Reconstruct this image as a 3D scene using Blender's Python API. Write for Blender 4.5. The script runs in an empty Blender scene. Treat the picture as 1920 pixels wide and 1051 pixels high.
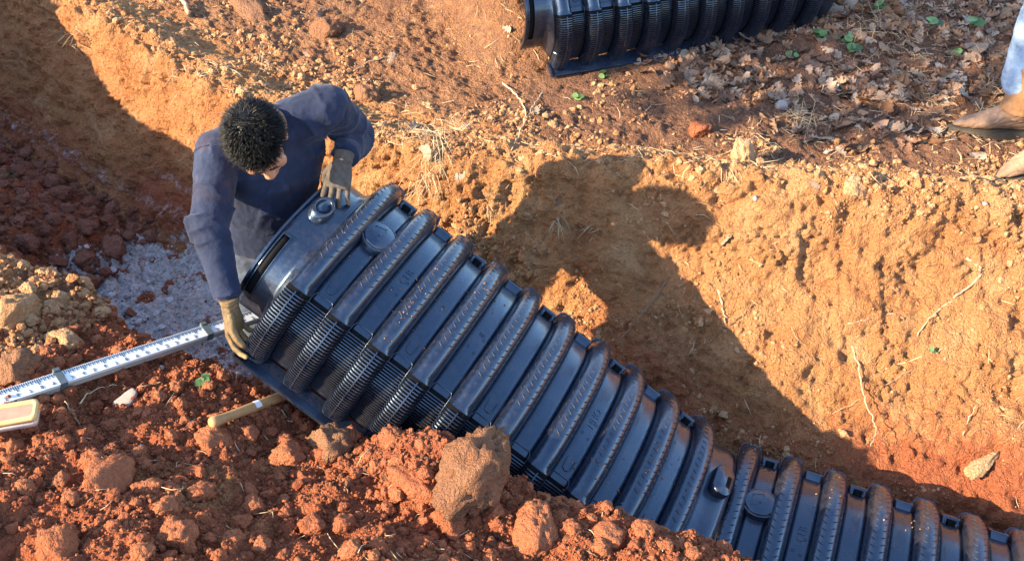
import bpy, math, random
import numpy as np
from mathutils import Vector, Matrix, Quaternion

random.seed(7)
RNG = np.random.default_rng(11)
SC = bpy.context.scene
COL = SC.collection
R = math.radians

# ------------------------------------------------------------------ camera
PITCH, FPX, CAMZ = 0.7412984, 1805.76, 2.439
cd = bpy.data.cameras.new('camera')
cam = bpy.data.objects.new('camera', cd)
COL.objects.link(cam)
cam.location = (0, 0, CAMZ)
cam.rotation_euler = (math.pi / 2 - PITCH, 0, 0)
cd.sensor_width = 36.0
cd.lens = 36.0 * FPX / 1920.0
cd.clip_start, cd.clip_end = 0.05, 500
SC.camera = cam

# ------------------------------------------------------------------ light
SUN_EL, SUN_AZ = 27.5, 24.0          # elevation; heading the light travels towards (from +x)
w = bpy.data.worlds.new('World')
SC.world = w
w.use_nodes = True
nt = w.node_tree
nt.nodes.clear()
sky = nt.nodes.new('ShaderNodeTexSky')
sky.sky_type = 'NISHITA'
sky.sun_disc = False
sky.sun_elevation = R(SUN_EL)
sky.sun_rotation = math.atan2(-math.cos(R(SUN_AZ)), -math.sin(R(SUN_AZ)))
sky.air_density, sky.dust_density, sky.ozone_density = 1.0, 0.6, 1.6
bg = nt.nodes.new('ShaderNodeBackground')
bg.inputs[1].default_value = 0.15
wo = nt.nodes.new('ShaderNodeOutputWorld')
nt.links.new(sky.outputs[0], bg.inputs[0])
nt.links.new(bg.outputs[0], wo.inputs[0])
sl = bpy.data.lights.new('sun', 'SUN')
sl.energy = 4.2
sl.angle = R(0.55)
sl.color = (1.0, 0.82, 0.55)
sun = bpy.data.objects.new('sun', sl)
COL.objects.link(sun)
sun.rotation_euler = Vector((math.cos(R(SUN_EL)) * math.cos(R(SUN_AZ)), math.cos(R(SUN_EL)) * math.sin(R(SUN_AZ)),
                             -math.sin(R(SUN_EL)))).to_track_quat('-Z', 'Y').to_euler()
SC.view_settings.view_transform = 'Standard'
SC.view_settings.look = 'None'
SC.view_settings.exposure = 1.95
SC.view_settings.gamma = 1.0
SC.view_settings.use_curve_mapping = False
SC.cycles.use_denoising = True
SC.cycles.max_bounces = 6

# ------------------------------------------------------------------ helpers
CF = np.array([0, math.cos(PITCH), -math.sin(PITCH)])
CU = np.array([0, math.sin(PITCH), math.cos(PITCH)])
CC = np.array([0, 0, CAMZ])


def ray(u, v):
    return CF + np.array([1., 0, 0]) * (u - 960) / FPX + CU * (525.5 - v) / FPX


def at_z(u, v, z):
    r = ray(u, v)
    return CC + r * ((z - CAMZ) / r[2])


def at_d(u, v, d):
    return CC + ray(u, v) * d


def project(P):
    d = np.asarray(P) - CC
    z = d @ CF
    return 960 + FPX * d[..., 0] / z, 525.5 - FPX * (d @ CU) / z, z


_PERM = np.random.default_rng(3).random((64, 64, 64)).astype(np.float32)


def vnoise(p):
    """smooth value noise in -1..1 at points p (n,3)"""
    i = np.floor(p).astype(np.int64)
    f = (p - i).astype(np.float32)
    f = f * f * f * (f * (f * 6 - 15) + 10)
    i0 = i & 63
    i1 = (i + 1) & 63
    x0, y0, z0 = i0.T
    x1, y1, z1 = i1.T
    fx, fy, fz = f.T
    c00 = _PERM[x0, y0, z0] * (1 - fx) + _PERM[x1, y0, z0] * fx
    c10 = _PERM[x0, y1, z0] * (1 - fx) + _PERM[x1, y1, z0] * fx
    c01 = _PERM[x0, y0, z1] * (1 - fx) + _PERM[x1, y0, z1] * fx
    c11 = _PERM[x0, y1, z1] * (1 - fx) + _PERM[x1, y1, z1] * fx
    c0 = c00 * (1 - fy) + c10 * fy
    c1 = c01 * (1 - fy) + c11 * fy
    return (c0 * (1 - fz) + c1 * fz) * 2 - 1


def fbm(p, scale, octaves=4, gain=0.5, off=0.0):
    p = np.asarray(p, dtype=np.float64) * scale + off
    a, s, tot = 1.0, np.zeros(len(p)), 0.0
    for k in range(octaves):
        s += a * vnoise(p)
        tot += a
        a *= gain
        p = p * 2.03 + 17.3
    return s / tot


_CELL = np.random.default_rng(5).random((128, 128, 3)).astype(np.float32)


def domes(x, y, size, rmin=0.35, rmax=0.62, keep=0.8, off=0):
    """height (0..1) of clod-like domes scattered on a jittered grid of cell size"""
    gx, gy = x / size + off, y / size + off * 0.7
    ix, iy = np.floor(gx).astype(np.int64), np.floor(gy).astype(np.int64)
    best = np.zeros(len(x), dtype=np.float32)
    for dx in (-1, 0, 1):
        for dy in (-1, 0, 1):
            c = _CELL[(ix + dx) & 127, (iy + dy) & 127]
            r = (rmin + (rmax - rmin) * (c[:, 2] * 7.3 % 1)) * (c[:, 2] < keep)
            ddx = gx - (ix + dx + 0.15 + 0.7 * c[:, 0])
            ddy = gy - (iy + dy + 0.15 + 0.7 * c[:, 1])
            q = 1 - (ddx * ddx + ddy * ddy) / np.maximum(r * r, 1e-6)
            h = np.sqrt(np.maximum(q, 0)) * r * (0.7 + 0.3 * c[:, 0])
            best = np.maximum(best, h)
    return best


def sstep(a, b, x):
    t = np.clip((x - a) / (b - a), 0, 1)
    return t * t * (3 - 2 * t)


def mesh_np(name, verts, faces, smooth=True):
    """faces: (n,3) or (n,4) array, or list of arrays"""
    me = bpy.data.meshes.new(name)
    verts = np.ascontiguousarray(verts, dtype=np.float32)
    fl = faces if isinstance(faces, list) else [faces]
    fl = [np.asarray(f, dtype=np.int32) for f in fl if len(f)]
    me.vertices.add(len(verts))
    me.vertices.foreach_set('co', verts.ravel())
    idx = np.concatenate([f.ravel() for f in fl])
    tot = np.concatenate([np.full(len(f), f.shape[1], dtype=np.int32) for f in fl])
    start = np.concatenate([[0], np.cumsum(tot)[:-1]]).astype(np.int32)
    me.loops.add(len(idx))
    me.loops.foreach_set('vertex_index', idx)
    me.polygons.add(len(tot))
    me.polygons.foreach_set('loop_start', start)
    me.polygons.foreach_set('use_smooth', np.full(len(tot), bool(smooth)))
    me.update(calc_edges=True)
    me.validate()
    return me


def link(name, me, mat=None, parent=None, loc=None, kind=None):
    o = bpy.data.objects.new(name, me)
    COL.objects.link(o)
    if mat is not None and me is not None and len(me.materials) == 0:
        me.materials.append(mat)
    if parent is not None:
        o.parent = parent
    if loc is not None:
        o.location = loc
    if kind:
        o['kind'] = kind
    return o


def tag(o, label, cat, group=None):
    o['label'] = label
    o['category'] = cat
    if group:
        o['group'] = group
    return o


def empty(name, mat4=None):
    o = bpy.data.objects.new(name, None)
    o.empty_display_size = 0.1
    COL.objects.link(o)
    if mat4 is not None:
        o.matrix_world = mat4
    return o


class MB:
    """collects vertices and faces into one mesh"""

    def __init__(self):
        self.v, self.q, self.t, self.n = [], [], [], 0

    def add(self, v, q=None, t=None):
        v = np.asarray(v, dtype=np.float64)
        self.v.append(v)
        if q is not None and len(q):
            self.q.append(np.asarray(q) + self.n)
        if t is not None and len(t):
            self.t.append(np.asarray(t) + self.n)
        self.n += len(v)

    def box(self, c, h, M=None):
        s = np.array([[-1, -1, -1], [1, -1, -1], [1, 1, -1], [-1, 1, -1], [-1, -1, 1], [1, -1, 1], [1, 1, 1], [-1, 1, 1]], float)
        v = s * np.asarray(h)
        if M is not None:
            v = v @ np.asarray(M).T
        self.add(v + np.asarray(c), [[0, 3, 2, 1], [4, 5, 6, 7], [0, 1, 5, 4], [1, 2, 6, 5], [2, 3, 7, 6], [3, 0, 4, 7]])

    def tube(self, pts, rad, n=8, cap=True, lat=None, flat=None):
        """tube along pts; rad scalar/list; lat: lateral vector, flat: list of second radii"""
        pts = np.asarray(pts, float)
        m = len(pts)
        rad = np.full(m, rad) if np.isscalar(rad) else np.asarray(rad, float)
        r2 = rad if flat is None else np.asarray(flat, float)
        T = np.gradient(pts, axis=0)
        T /= np.linalg.norm(T, axis=1)[:, None] + 1e-12
        ref = np.array([0, 0, 1.]) if lat is None else np.asarray(lat, float)
        if lat is None and abs(T[:, 2]).mean() > 0.9:
            ref = np.array([1., 0, 0])
        ang = np.linspace(0, 2 * np.pi, n, endpoint=False)
        V = []
        for k in range(m):
            a = ref - T[k] * (ref @ T[k])
            a /= np.linalg.norm(a) + 1e-12
            b = np.cross(T[k], a)
            V.append(pts[k] + np.outer(np.cos(ang) * rad[k], a) + np.outer(np.sin(ang) * r2[k], b))
        V = np.concatenate(V)
        q = []
        for k in range(m - 1):
            for j in range(n):
                j2 = (j + 1) % n
                q.append([k * n + j, k * n + j2, (k + 1) * n + j2, (k + 1) * n + j])
        t = []
        if cap:
            V = np.concatenate([V, pts[:1], pts[-1:]])
            c0, c1 = m * n, m * n + 1
            for j in range(n):
                j2 = (j + 1) % n
                t.append([c0, j2, j])
                t.append([c1, (m - 1) * n + j, (m - 1) * n + j2])
        self.add(V, q, t)

    def ball(self, c, r, M=None, n=12, m=8):
        """ellipsoid"""
        th = np.linspace(0, np.pi, m + 1)[1:-1]
        ph = np.linspace(0, 2 * np.pi, n, endpoint=False)
        v = [[0, 0, 1.]]
        for a in th:
            for b in ph:
                v.append([math.sin(a) * math.cos(b), math.sin(a) * math.sin(b), math.cos(a)])
        v.append([0, 0, -1.])
        v = np.array(v) * np.asarray(r)
        if M is not None:
            v = v @ np.asarray(M).T
        q, t = [], []
        for j in range(n):
            t.append([0, 1 + j, 1 + (j + 1) % n])
        for k in range(m - 2):
            for j in range(n):
                a, b = 1 + k * n + j, 1 + k * n + (j + 1) % n
                q.append([a, a + n, b + n, b])
        L = len(v) - 1
        for j in range(n):
            t.append([L, L - n + (j + 1) % n, L - n + j])
        self.add(v + np.asarray(c), q, t)

    def capsule(self, p0, p1, r0, r1, n=14):
        p0, p1 = np.asarray(p0, float), np.asarray(p1, float)
        d = p1 - p0
        L = np.linalg.norm(d) + 1e-9
        d = d / L
        pts, rr = [], []
        for a in np.linspace(-np.pi / 2 + .12, 0, 5):
            pts.append(p0 + d * r0 * math.sin(a))
            rr.append(r0 * math.cos(a))
        for a in np.linspace(0, np.pi / 2 - .12, 5):
            pts.append(p1 + d * r1 * math.sin(a))
            rr.append(r1 * math.cos(a))
        self.tube(pts, rr, n=n)

    def build(self, name, smooth=True):
        f = []
        if self.q:
            f.append(np.concatenate(self.q))
        if self.t:
            f.append(np.concatenate(self.t))
        return mesh_np(name, np.concatenate(self.v), f, smooth)


def get_vf(me):
    v = np.empty(len(me.vertices) * 3, dtype=np.float32)
    me.vertices.foreach_get('co', v)
    return v.reshape(-1, 3).astype(np.float64)


def set_v(me, v):
    me.vertices.foreach_set('co', np.ascontiguousarray(v, dtype=np.float32).ravel())
    me.update()


def normals(me):
    n = np.empty(len(me.vertices) * 3, dtype=np.float32)
    me.vertex_normals.foreach_get('vector', n)
    return n.reshape(-1, 3).astype(np.float64)


def remesh(mb, name, voxel, smooth=3):
    """union of overlapping closed pieces as one continuous smooth surface"""
    me = mb.build(name)
    o = bpy.data.objects.new('helper', me)
    COL.objects.link(o)
    md = o.modifiers.new('r', 'REMESH')
    md.mode = 'VOXEL'
    md.voxel_size = voxel
    dg = bpy.context.evaluated_depsgraph_get()
    out = bpy.data.meshes.new_from_object(o.evaluated_get(dg))
    bpy.data.objects.remove(o)
    bpy.data.meshes.remove(me)
    out.name = name
    v = get_vf(out)
    e = np.empty(len(out.edges) * 2, dtype=np.int32)
    out.edges.foreach_get('vertices', e)
    e = e.reshape(-1, 2)
    deg = np.bincount(e.ravel(), minlength=len(v)).astype(float)[:, None]
    for k in range(smooth * 2):
        acc = np.zeros_like(v)
        for c in range(3):
            acc[:, c] = np.bincount(e[:, 0], v[e[:, 1], c], len(v)) + np.bincount(e[:, 1], v[e[:, 0], c], len(v))
        fac = 0.6 if k % 2 == 0 else -0.45
        v = v + fac * (acc / np.maximum(deg, 1) - v)
    set_v(out, v)
    out.polygons.foreach_set('use_smooth', np.ones(len(out.polygons), dtype=bool))
    return out


# ------------------------------------------------------------------ materials
def mat_new(name):
    m = bpy.data.materials.new(name)
    m.use_nodes = True
    t = m.node_tree
    b = t.nodes['Principled BSDF']
    return m, t, b


def nd(t, typ, **kw):
    n = t.nodes.new(typ)
    for k, v in kw.items():
        if k.startswith('i_'):
            n.inputs[int(k[2:])].default_value = v
        else:
            setattr(n, k, v)
    return n


def noise(t, vec, scale, detail=6, rough=0.6):
    n = t.nodes.new('ShaderNodeTexNoise')
    n.inputs['Scale'].default_value = scale
    n.inputs['Detail'].default_value = detail
    n.inputs['Roughness'].default_value = rough
    if vec is not None:
        t.links.new(vec, n.inputs['Vector'])
    return n.outputs['Fac']


def ramp(t, fac, stops):
    r = t.nodes.new('ShaderNodeValToRGB')
    e = r.color_ramp.elements
    while len(e) < len(stops):
        e.new(0.5)
    for k, (p, c) in enumerate(stops):
        e[k].position = p
        e[k].color = (*c, 1) if len(c) == 3 else c
    t.links.new(fac, r.inputs['Fac'])
    return r.outputs['Color']


def mix(t, fac, a, b, mode='MIX'):
    m = t.nodes.new('ShaderNodeMix')
    m.data_type = 'RGBA'
    m.blend_type = mode
    for s, v in ((m.inputs[0], fac), (m.inputs[6], a), (m.inputs[7], b)):
        if hasattr(v, 'is_output'):
            t.links.new(v, s)
        elif isinstance(v, (int, float)):
            s.default_value = v
        else:
            s.default_value = (*v, 1)
    return m.outputs[2]


def math_n(t, op, a, b=None):
    m = t.nodes.new('ShaderNodeMath')
    m.operation = op
    for s, v in zip(m.inputs, (a, b)):
        if v is None:
            continue
        if hasattr(v, 'is_output'):
            t.links.new(v, s)
        else:
            s.default_value = v
    return m.outputs[0]


def bump(t, b, h, dist, strength=1.0, prev=None):
    n = t.nodes.new('ShaderNodeBump')
    n.inputs['Distance'].default_value = dist
    n.inputs['Strength'].default_value = strength
    t.links.new(h, n.inputs['Height'])
    if prev is not None:
        t.links.new(prev, n.inputs['Normal'])
    t.links.new(n.outputs['Normal'], b.inputs['Normal'])
    return n.outputs['Normal']


def coords(t, kind='Object'):
    return t.nodes.new('ShaderNodeTexCoord').outputs[kind]


CLAY_RED = (0.40, 0.120, 0.055)
CLAY_DK = (0.26, 0.080, 0.042)
SUBSOIL = (0.45, 0.225, 0.095)
TOPSOIL = (0.26, 0.128, 0.076)
PALE = (0.50, 0.30, 0.17)
ASH = (0.70, 0.64, 0.62)


def crumb_height(t, vec, k=1.0):
    """relief of crumbly earth: grains of two sizes over rough noise"""
    wv = t.nodes.new('ShaderNodeVectorMath')
    wv.operation = 'MULTIPLY_ADD'
    nn = t.nodes.new('ShaderNodeTexNoise')
    nn.inputs['Scale'].default_value = 40
    t.links.new(vec, nn.inputs['Vector'])
    t.links.new(nn.outputs['Color'], wv.inputs[0])
    wv.inputs[1].default_value = (.012, .012, .012)
    t.links.new(vec, wv.inputs[2])
    tot = math_n(t, 'ADD', math_n(t, 'MULTIPLY', noise(t, vec, 38 * k, 8, 0.72), 1.0), math_n(t, 'MULTIPLY', noise(t, vec, 190, 4, 0.7), 0.35))
    for sc, am in ((75 * k, 0.42), (170 * k, 0.26)):
        vo = t.nodes.new('ShaderNodeTexVoronoi')
        vo.inputs['Scale'].default_value = sc
        t.links.new(wv.outputs[0], vo.inputs['Vector'])
        gate = math_n(t, 'MULTIPLY', math_n(t, 'SUBTRACT', 0.75, vo.outputs['Distance']), am)
        tot = math_n(t, 'ADD', tot, gate)
    return tot


def soil_terrain():
    m, t, b = mat_new('soil')
    pos = t.nodes.new('ShaderNodeNewGeometry').outputs['Position']
    at = t.nodes.new('ShaderNodeAttribute')
    at.attribute_name = 'zone'
    sep = t.nodes.new('ShaderNodeSeparateColor')
    t.links.new(at.outputs['Color'], sep.inputs[0])
    red, ash, top = sep.outputs[0], sep.outputs[1], sep.outputs[2]
    n1 = noise(t, pos, 5, 8, 0.65)
    n2 = noise(t, pos, 28, 8, 0.7)
    n3 = noise(t, pos, 140, 6, 0.7)
    base = ramp(t, n1, [(0.3, (0.42, 0.170, 0.066)), (0.52, (0.50, 0.235, 0.098)), (0.72, (0.58, 0.33, 0.16))])
    topc = ramp(t, n2, [(0.3, (0.16, 0.085, 0.055)), (0.6, TOPSOIL), (0.8, (0.33, 0.19, 0.11))])
    redc = ramp(t, n2, [(0.25, CLAY_DK), (0.5, CLAY_RED), (0.8, (0.44, 0.165, 0.075))])
    ashc = ramp(t, n2, [(0.3, (0.36, 0.29, 0.27)), (0.5, ASH), (0.66, (0.84, 0.80, 0.79))])

    def soft(f, k=0.55):
        a = math_n(t, 'SUBTRACT', n2, 0.5)
        a = math_n(t, 'MULTIPLY', a, k * 2)
        r = math_n(t, 'ADD', f, a)
        mr = t.nodes.new('ShaderNodeMapRange')
        mr.interpolation_type = 'SMOOTHSTEP'
        mr.inputs[1].default_value = 0.3
        mr.inputs[2].default_value = 0.7
        t.links.new(r, mr.inputs[0])
        return mr.outputs[0]
    c = mix(t, soft(top), base, topc)
    c = mix(t, soft(red), c, redc)
    c = mix(t, soft(ash), c, ashc)
    fine = ramp(t, n3, [(0.3, (0.72, 0.70, 0.68)), (0.5, (1, 1, 1)), (0.72, (1.25, 1.22, 1.2))])
    c = mix(t, 0.8, c, fine, 'MULTIPLY')
    speck = ramp(t, noise(t, pos, 260, 2, 0.5), [(0.70, (0, 0, 0)), (0.76, (1, 1, 1))])
    c = mix(t, math_n(t, 'MULTIPLY', speck, 0.5), c, (0.62, 0.50, 0.40))
    t.links.new(c, b.inputs['Base Color'])
    b.inputs['Roughness'].default_value = 0.95
    b.inputs['Specular IOR Level'].default_value = 0.15
    bump(t, b, crumb_height(t, pos), 0.03, 1.0)
    return m


def soil_clod(name, cols, bscale=70, bdist=0.012):
    m, t, b = mat_new(name)
    ob = coords(t)
    oi = t.nodes.new('ShaderNodeObjectInfo')
    pos = t.nodes.new('ShaderNodeNewGeometry')
    add = t.nodes.new('ShaderNodeVectorMath')
    t.links.new(pos.outputs['Position'], add.inputs[0])
    add.operation = 'ADD'
    add.inputs[1].default_value = (3.1, 1.7, 0.4)
    v = add.outputs[0]
    n2 = noise(t, v, 14, 6, 0.7)
    n3 = noise(t, v, 90, 6, 0.7)
    f = math_n(t, 'ADD', math_n(t, 'MULTIPLY', n2, 0.7),
               math_n(t, 'ADD', math_n(t, 'MULTIPLY', oi.outputs['Random'], 0.35), math_n(t, 'SUBTRACT', math_n(t, 'MULTIPLY', pos.outputs['Random Per Island'], 0.45), 0.22)))
    c = ramp(t, f, [(0.2, cols[0]), (0.5, cols[1]), (0.8, cols[2])])
    c = mix(t, 0.8, c, ramp(t, n3, [(0.3, (0.7, 0.68, 0.66)), (0.5, (1, 1, 1)), (0.72, (1.25, 1.22, 1.2))]), 'MULTIPLY')
    t.links.new(c, b.inputs['Base Color'])
    b.inputs['Roughness'].default_value = 0.95
    b.inputs['Specular IOR Level'].default_value = 0.15
    bump(t, b, crumb_height(t, v, 1.3), bdist * 1.5, 1.0)
    return m


def simple(name, col, rough=0.6, var=0.25, nscale=20, bumpd=0.0, bscale=80, spec=0.4, metal=0.0, col2=None, rnd=False):
    m, t, b = mat_new(name)
    ob = coords(t)
    n = noise(t, ob, nscale, 6, 0.65)
    lo = tuple(x * (1 - var) for x in col)
    hi = tuple(min(1, x * (1 + var)) for x in (col2 or col))
    f = n
    if rnd:
        oi = t.nodes.new('ShaderNodeNewGeometry')
        o2 = t.nodes.new('ShaderNodeObjectInfo')
        f = math_n(t, 'ADD', math_n(t, 'MULTIPLY', n, 0.4),
                   math_n(t, 'MULTIPLY', math_n(t, 'FRACT', math_n(t, 'ADD', oi.outputs['Random Per Island'], o2.outputs['Random'])), 0.6))
    t.links.new(ramp(t, f, [(0.25, lo), (0.75, hi)]), b.inputs['Base Color'])
    b.inputs['Roughness'].default_value = rough
    b.inputs['Specular IOR Level'].default_value = spec
    b.inputs['Metallic'].default_value = metal
    if bumpd:
        bump(t, b, noise(t, ob, bscale, 5, 0.6), bumpd, 0.8)
    return m


def plastic_black():
    m, t, b = mat_new('black_plastic')
    ob = coords(t)
    pos = t.nodes.new('ShaderNodeNewGeometry').outputs['Position']
    n1 = noise(t, ob, 9, 6, 0.7)
    n2 = noise(t, ob, 70, 6, 0.75)
    dust = ramp(t, math_n(t, 'ADD', math_n(t, 'MULTIPLY', n1, 0.6), math_n(t, 'MULTIPLY', n2, 0.4)), [(0.46, (0, 0, 0)), (0.70, (0.36, 0.36, 0.36))])
    c = mix(t, dust, (0.008, 0.011, 0.022), (0.13, 0.085, 0.062))
    t.links.new(c, b.inputs['Base Color'])
    rr = ramp(t, n2, [(0.3, (0.24, 0.24, 0.24)), (0.7, (0.38, 0.38, 0.38))])
    rr = mix(t, dust, rr, (0.8, 0.8, 0.8))
    t.links.new(rr, b.inputs['Roughness'])
    b.inputs['Specular IOR Level'].default_value = 1.0
    b.inputs['Specular Tint'].default_value = (0.62, 0.80, 1.0, 1)  # blue of the sky's sheen put into tints and base colour
    b.inputs['Coat Tint'].default_value = (0.7, 0.85, 1.0, 1)
    b.inputs['Coat Weight'].default_value = 0.6
    b.inputs['Coat Roughness'].default_value = 0.16
    bump(t, b, noise(t, ob, 130, 4, 0.6), 0.0012, 0.6)
    return m


def fabric(name, col, weave=900, fade=None, var=0.2, bd=0.0014, dirt=0.16):
    m, t, b = mat_new(name)
    ob = coords(t)
    n1 = noise(t, ob, 9, 6, 0.65)
    n2 = noise(t, ob, weave * 0.35, 3, 0.6)
    c = ramp(t, n1, [(0.3, tuple(x * (1 - var) for x in col)), (0.7, tuple(x * (1 + var) for x in (fade or col)))])
    c = mix(t, 0.6, c, ramp(t, n2, [(0.3, (0.7, 0.7, 0.7)), (0.7, (1.2, 1.2, 1.2))]), 'MULTIPLY')
    dst = ramp(t, noise(t, ob, 5, 6, 0.75), [(0.55, (0, 0, 0)), (0.78, (dirt, dirt, dirt))])
    c = mix(t, dst, c, (0.33, 0.15, 0.075))
    t.links.new(c, b.inputs['Base Color'])
    b.inputs['Roughness'].default_value = 0.85
    b.inputs['Specular IOR Level'].default_value = 0.2
    b.inputs['Sheen Weight'].default_value = 0.15
    b.inputs['Sheen Roughness'].default_value = 0.4
    bump(t, b, math_n(t, 'ADD', n2, math_n(t, 'MULTIPLY', noise(t, ob, 45, 4, 0.6), 3.0)), bd, 0.8)
    return m


M_SOIL = soil_terrain()
M_RED = soil_clod('red_clay', [CLAY_DK, (0.38, 0.118, 0.055), (0.43, 0.155, 0.075)])
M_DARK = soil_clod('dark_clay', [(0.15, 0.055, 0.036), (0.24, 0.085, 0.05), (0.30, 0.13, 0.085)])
M_PALE = soil_clod('dry_subsoil', [(0.40, 0.17, 0.07), (0.51, 0.25, 0.11), (0.60, 0.35, 0.185)])
M_CRUST = soil_clod('crusted_topsoil', [(0.24, 0.10, 0.052), (0.30, 0.135, 0.072), (0.35, 0.175, 0.098)], 110, 0.016)
M_ASH = soil_clod('grey_rock', [(0.34, 0.30, 0.29), (0.60, 0.56, 0.56), (0.82, 0.79, 0.79)])
M_PLA = plastic_black()
M_STUD = simple('worn_black_plastic', (0.022, 0.024, 0.030), 0.62, 0.2, spec=0.35)
M_HOLE_SHADE = simple('painted_recess_shade', (0.004, 0.004, 0.005), 0.7, 0.1, spec=0.1)  # near-black colour stands for the shade inside openings and recesses
M_NAVY = fabric('navy_cotton', (0.013, 0.018, 0.043), fade=(0.023, 0.031, 0.064))
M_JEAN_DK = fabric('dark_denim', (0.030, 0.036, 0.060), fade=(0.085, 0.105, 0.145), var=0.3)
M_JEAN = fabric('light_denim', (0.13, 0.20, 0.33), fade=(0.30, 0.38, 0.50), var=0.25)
M_SKIN = simple('skin', (0.42, 0.20, 0.115), 0.5, 0.08, 30, 0.0006, 300)
M_HAIR = simple('black_hair', (0.004, 0.0035, 0.0035), 0.4, 0.3, 60, spec=0.35)
M_LEATHER = simple('tan_boot_leather', (0.18, 0.098, 0.055), 0.8, 0.3, 22, 0.004, 70, col2=(0.33, 0.20, 0.125))
M_SHAFT = simple('brown_boot_shaft', (0.27, 0.125, 0.05), 0.7, 0.3, 16, 0.002, 60, col2=(0.33, 0.17, 0.08))
M_SOLE = simple('boot_sole', (0.075, 0.06, 0.045), 0.85, 0.25, 40, 0.002)
M_WOOD = simple('handle_wood', (0.40, 0.20, 0.075), 0.45, 0.3, 12, 0.001, 60, col2=(0.50, 0.27, 0.11))
M_WHITE = simple('white_paint', (0.78, 0.78, 0.76), 0.4, 0.06, 18)
M_ALU = simple('dusty_aluminium_side', (0.42, 0.36, 0.29), 0.5, 0.15, 25)
M_INK = simple('black_print', (0.03, 0.03, 0.035), 0.5, 0.1)
M_COLLAR = simple('grey_plastic_collar', (0.10, 0.12, 0.13), 0.5, 0.2)
M_TAN = simple('tan_plastic', (0.62, 0.37, 0.13), 0.5, 0.2, 15, 0.0008, 120, col2=(0.66, 0.44, 0.2))
M_TRAYTOP = simple('dusty_grey_tray_lid', (0.36, 0.22, 0.16), 0.5, 0.3, 18)
M_TRAYSIDE = simple('cloudy_plastic', (0.58, 0.52, 0.50), 0.4, 0.15, 25)
M_STRAW = simple('dry_straw', (0.42, 0.29, 0.16), 0.8, 0.35, 40, col2=(0.52, 0.39, 0.24), rnd=True)
M_ROOT = simple('root_bark', (0.36, 0.21, 0.12), 0.85, 0.35, 60, 0.001, 200, col2=(0.46, 0.30, 0.195))
M_ROOTD = simple('dark_root_bark', (0.20, 0.115, 0.07), 0.85, 0.3, 60, 0.001, 200)
def leaf_mat(name, stops):
    m, t, b = mat_new(name)
    ob = coords(t)
    g = t.nodes.new('ShaderNodeNewGeometry')
    o2 = t.nodes.new('ShaderNodeObjectInfo')
    f = math_n(t, 'FRACT', math_n(t, 'ADD', g.outputs['Random Per Island'], math_n(t, 'MULTIPLY', o2.outputs['Random'], 7.31)))
    n = noise(t, ob, 9, 5, 0.7)
    c = ramp(t, math_n(t, 'ADD', math_n(t, 'MULTIPLY', f, 0.85), math_n(t, 'MULTIPLY', n, 0.15)), stops)
    c = mix(t, 0.7, c, ramp(t, n, [(0.3, (0.6, 0.56, 0.52)), (0.5, (1, 1, 1)), (0.7, (1.2, 1.15, 1.1))]), 'MULTIPLY')
    t.links.new(c, b.inputs['Base Color'])
    b.inputs['Roughness'].default_value = 0.65
    b.inputs['Specular IOR Level'].default_value = 0.3
    bump(t, b, noise(t, ob, 14, 5, 0.7), 0.04, 0.7)
    return m


M_LEAF = leaf_mat('dead_oak_leaf', [(0.02, (0.13, 0.065, 0.045)), (0.3, (0.25, 0.125, 0.07)), (0.5, (0.36, 0.18, 0.09)), (0.7, (0.33, 0.215, 0.15)), (0.95, (0.46, 0.31, 0.21))])
M_LEAFP = leaf_mat('pale_dead_leaf', [(0.05, (0.34, 0.23, 0.16)), (0.5, (0.44, 0.32, 0.235)), (0.95, (0.55, 0.43, 0.33))])
M_GREEN = simple('green_weed', (0.06, 0.12, 0.035), 0.5, 0.3, 30, col2=(0.11, 0.19, 0.06), rnd=True)
M_PEBBLE = simple('pale_pebble', (0.30, 0.23, 0.20), 0.8, 0.25, 30, 0.003, 90, col2=(0.42, 0.36, 0.33))
#PART2
# ------------------------------------------------------------------ ground (one sheet: spoil bank, trench, far bank)
TO = np.array([0.624, 1.900])
TA = 0.404
TE = np.array([math.cos(TA), -math.sin(TA)])
TN = np.array([math.sin(TA), math.cos(TA)])
FLOOR = -0.59


def trench_c(s):
    d = np.maximum(-1.3 - s, 0)
    return 0.24 * (np.sqrt(d * d + 0.64) - 0.8)


LIP_S = [-40, -6, -4.2, -3.2, -2.4, -1.9, -1.3, -0.6, 0.0, 0.45, 0.85, 2.0, 40]
LIP_T = [.80, .90, .95, .88, .80, .80, .90, 1.05, 1.14, 1.26, 1.38, 1.45, 1.5]
LIP_Z = [.0, .10, .12, .12, .10, .10, .12, .16, .18, .19, .19, .15, .0]


def st_of(x, y):
    d = np.stack([np.asarray(x) - TO[0], np.asarray(y) - TO[1]], -1)
    return d @ TE, d @ TN


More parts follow.
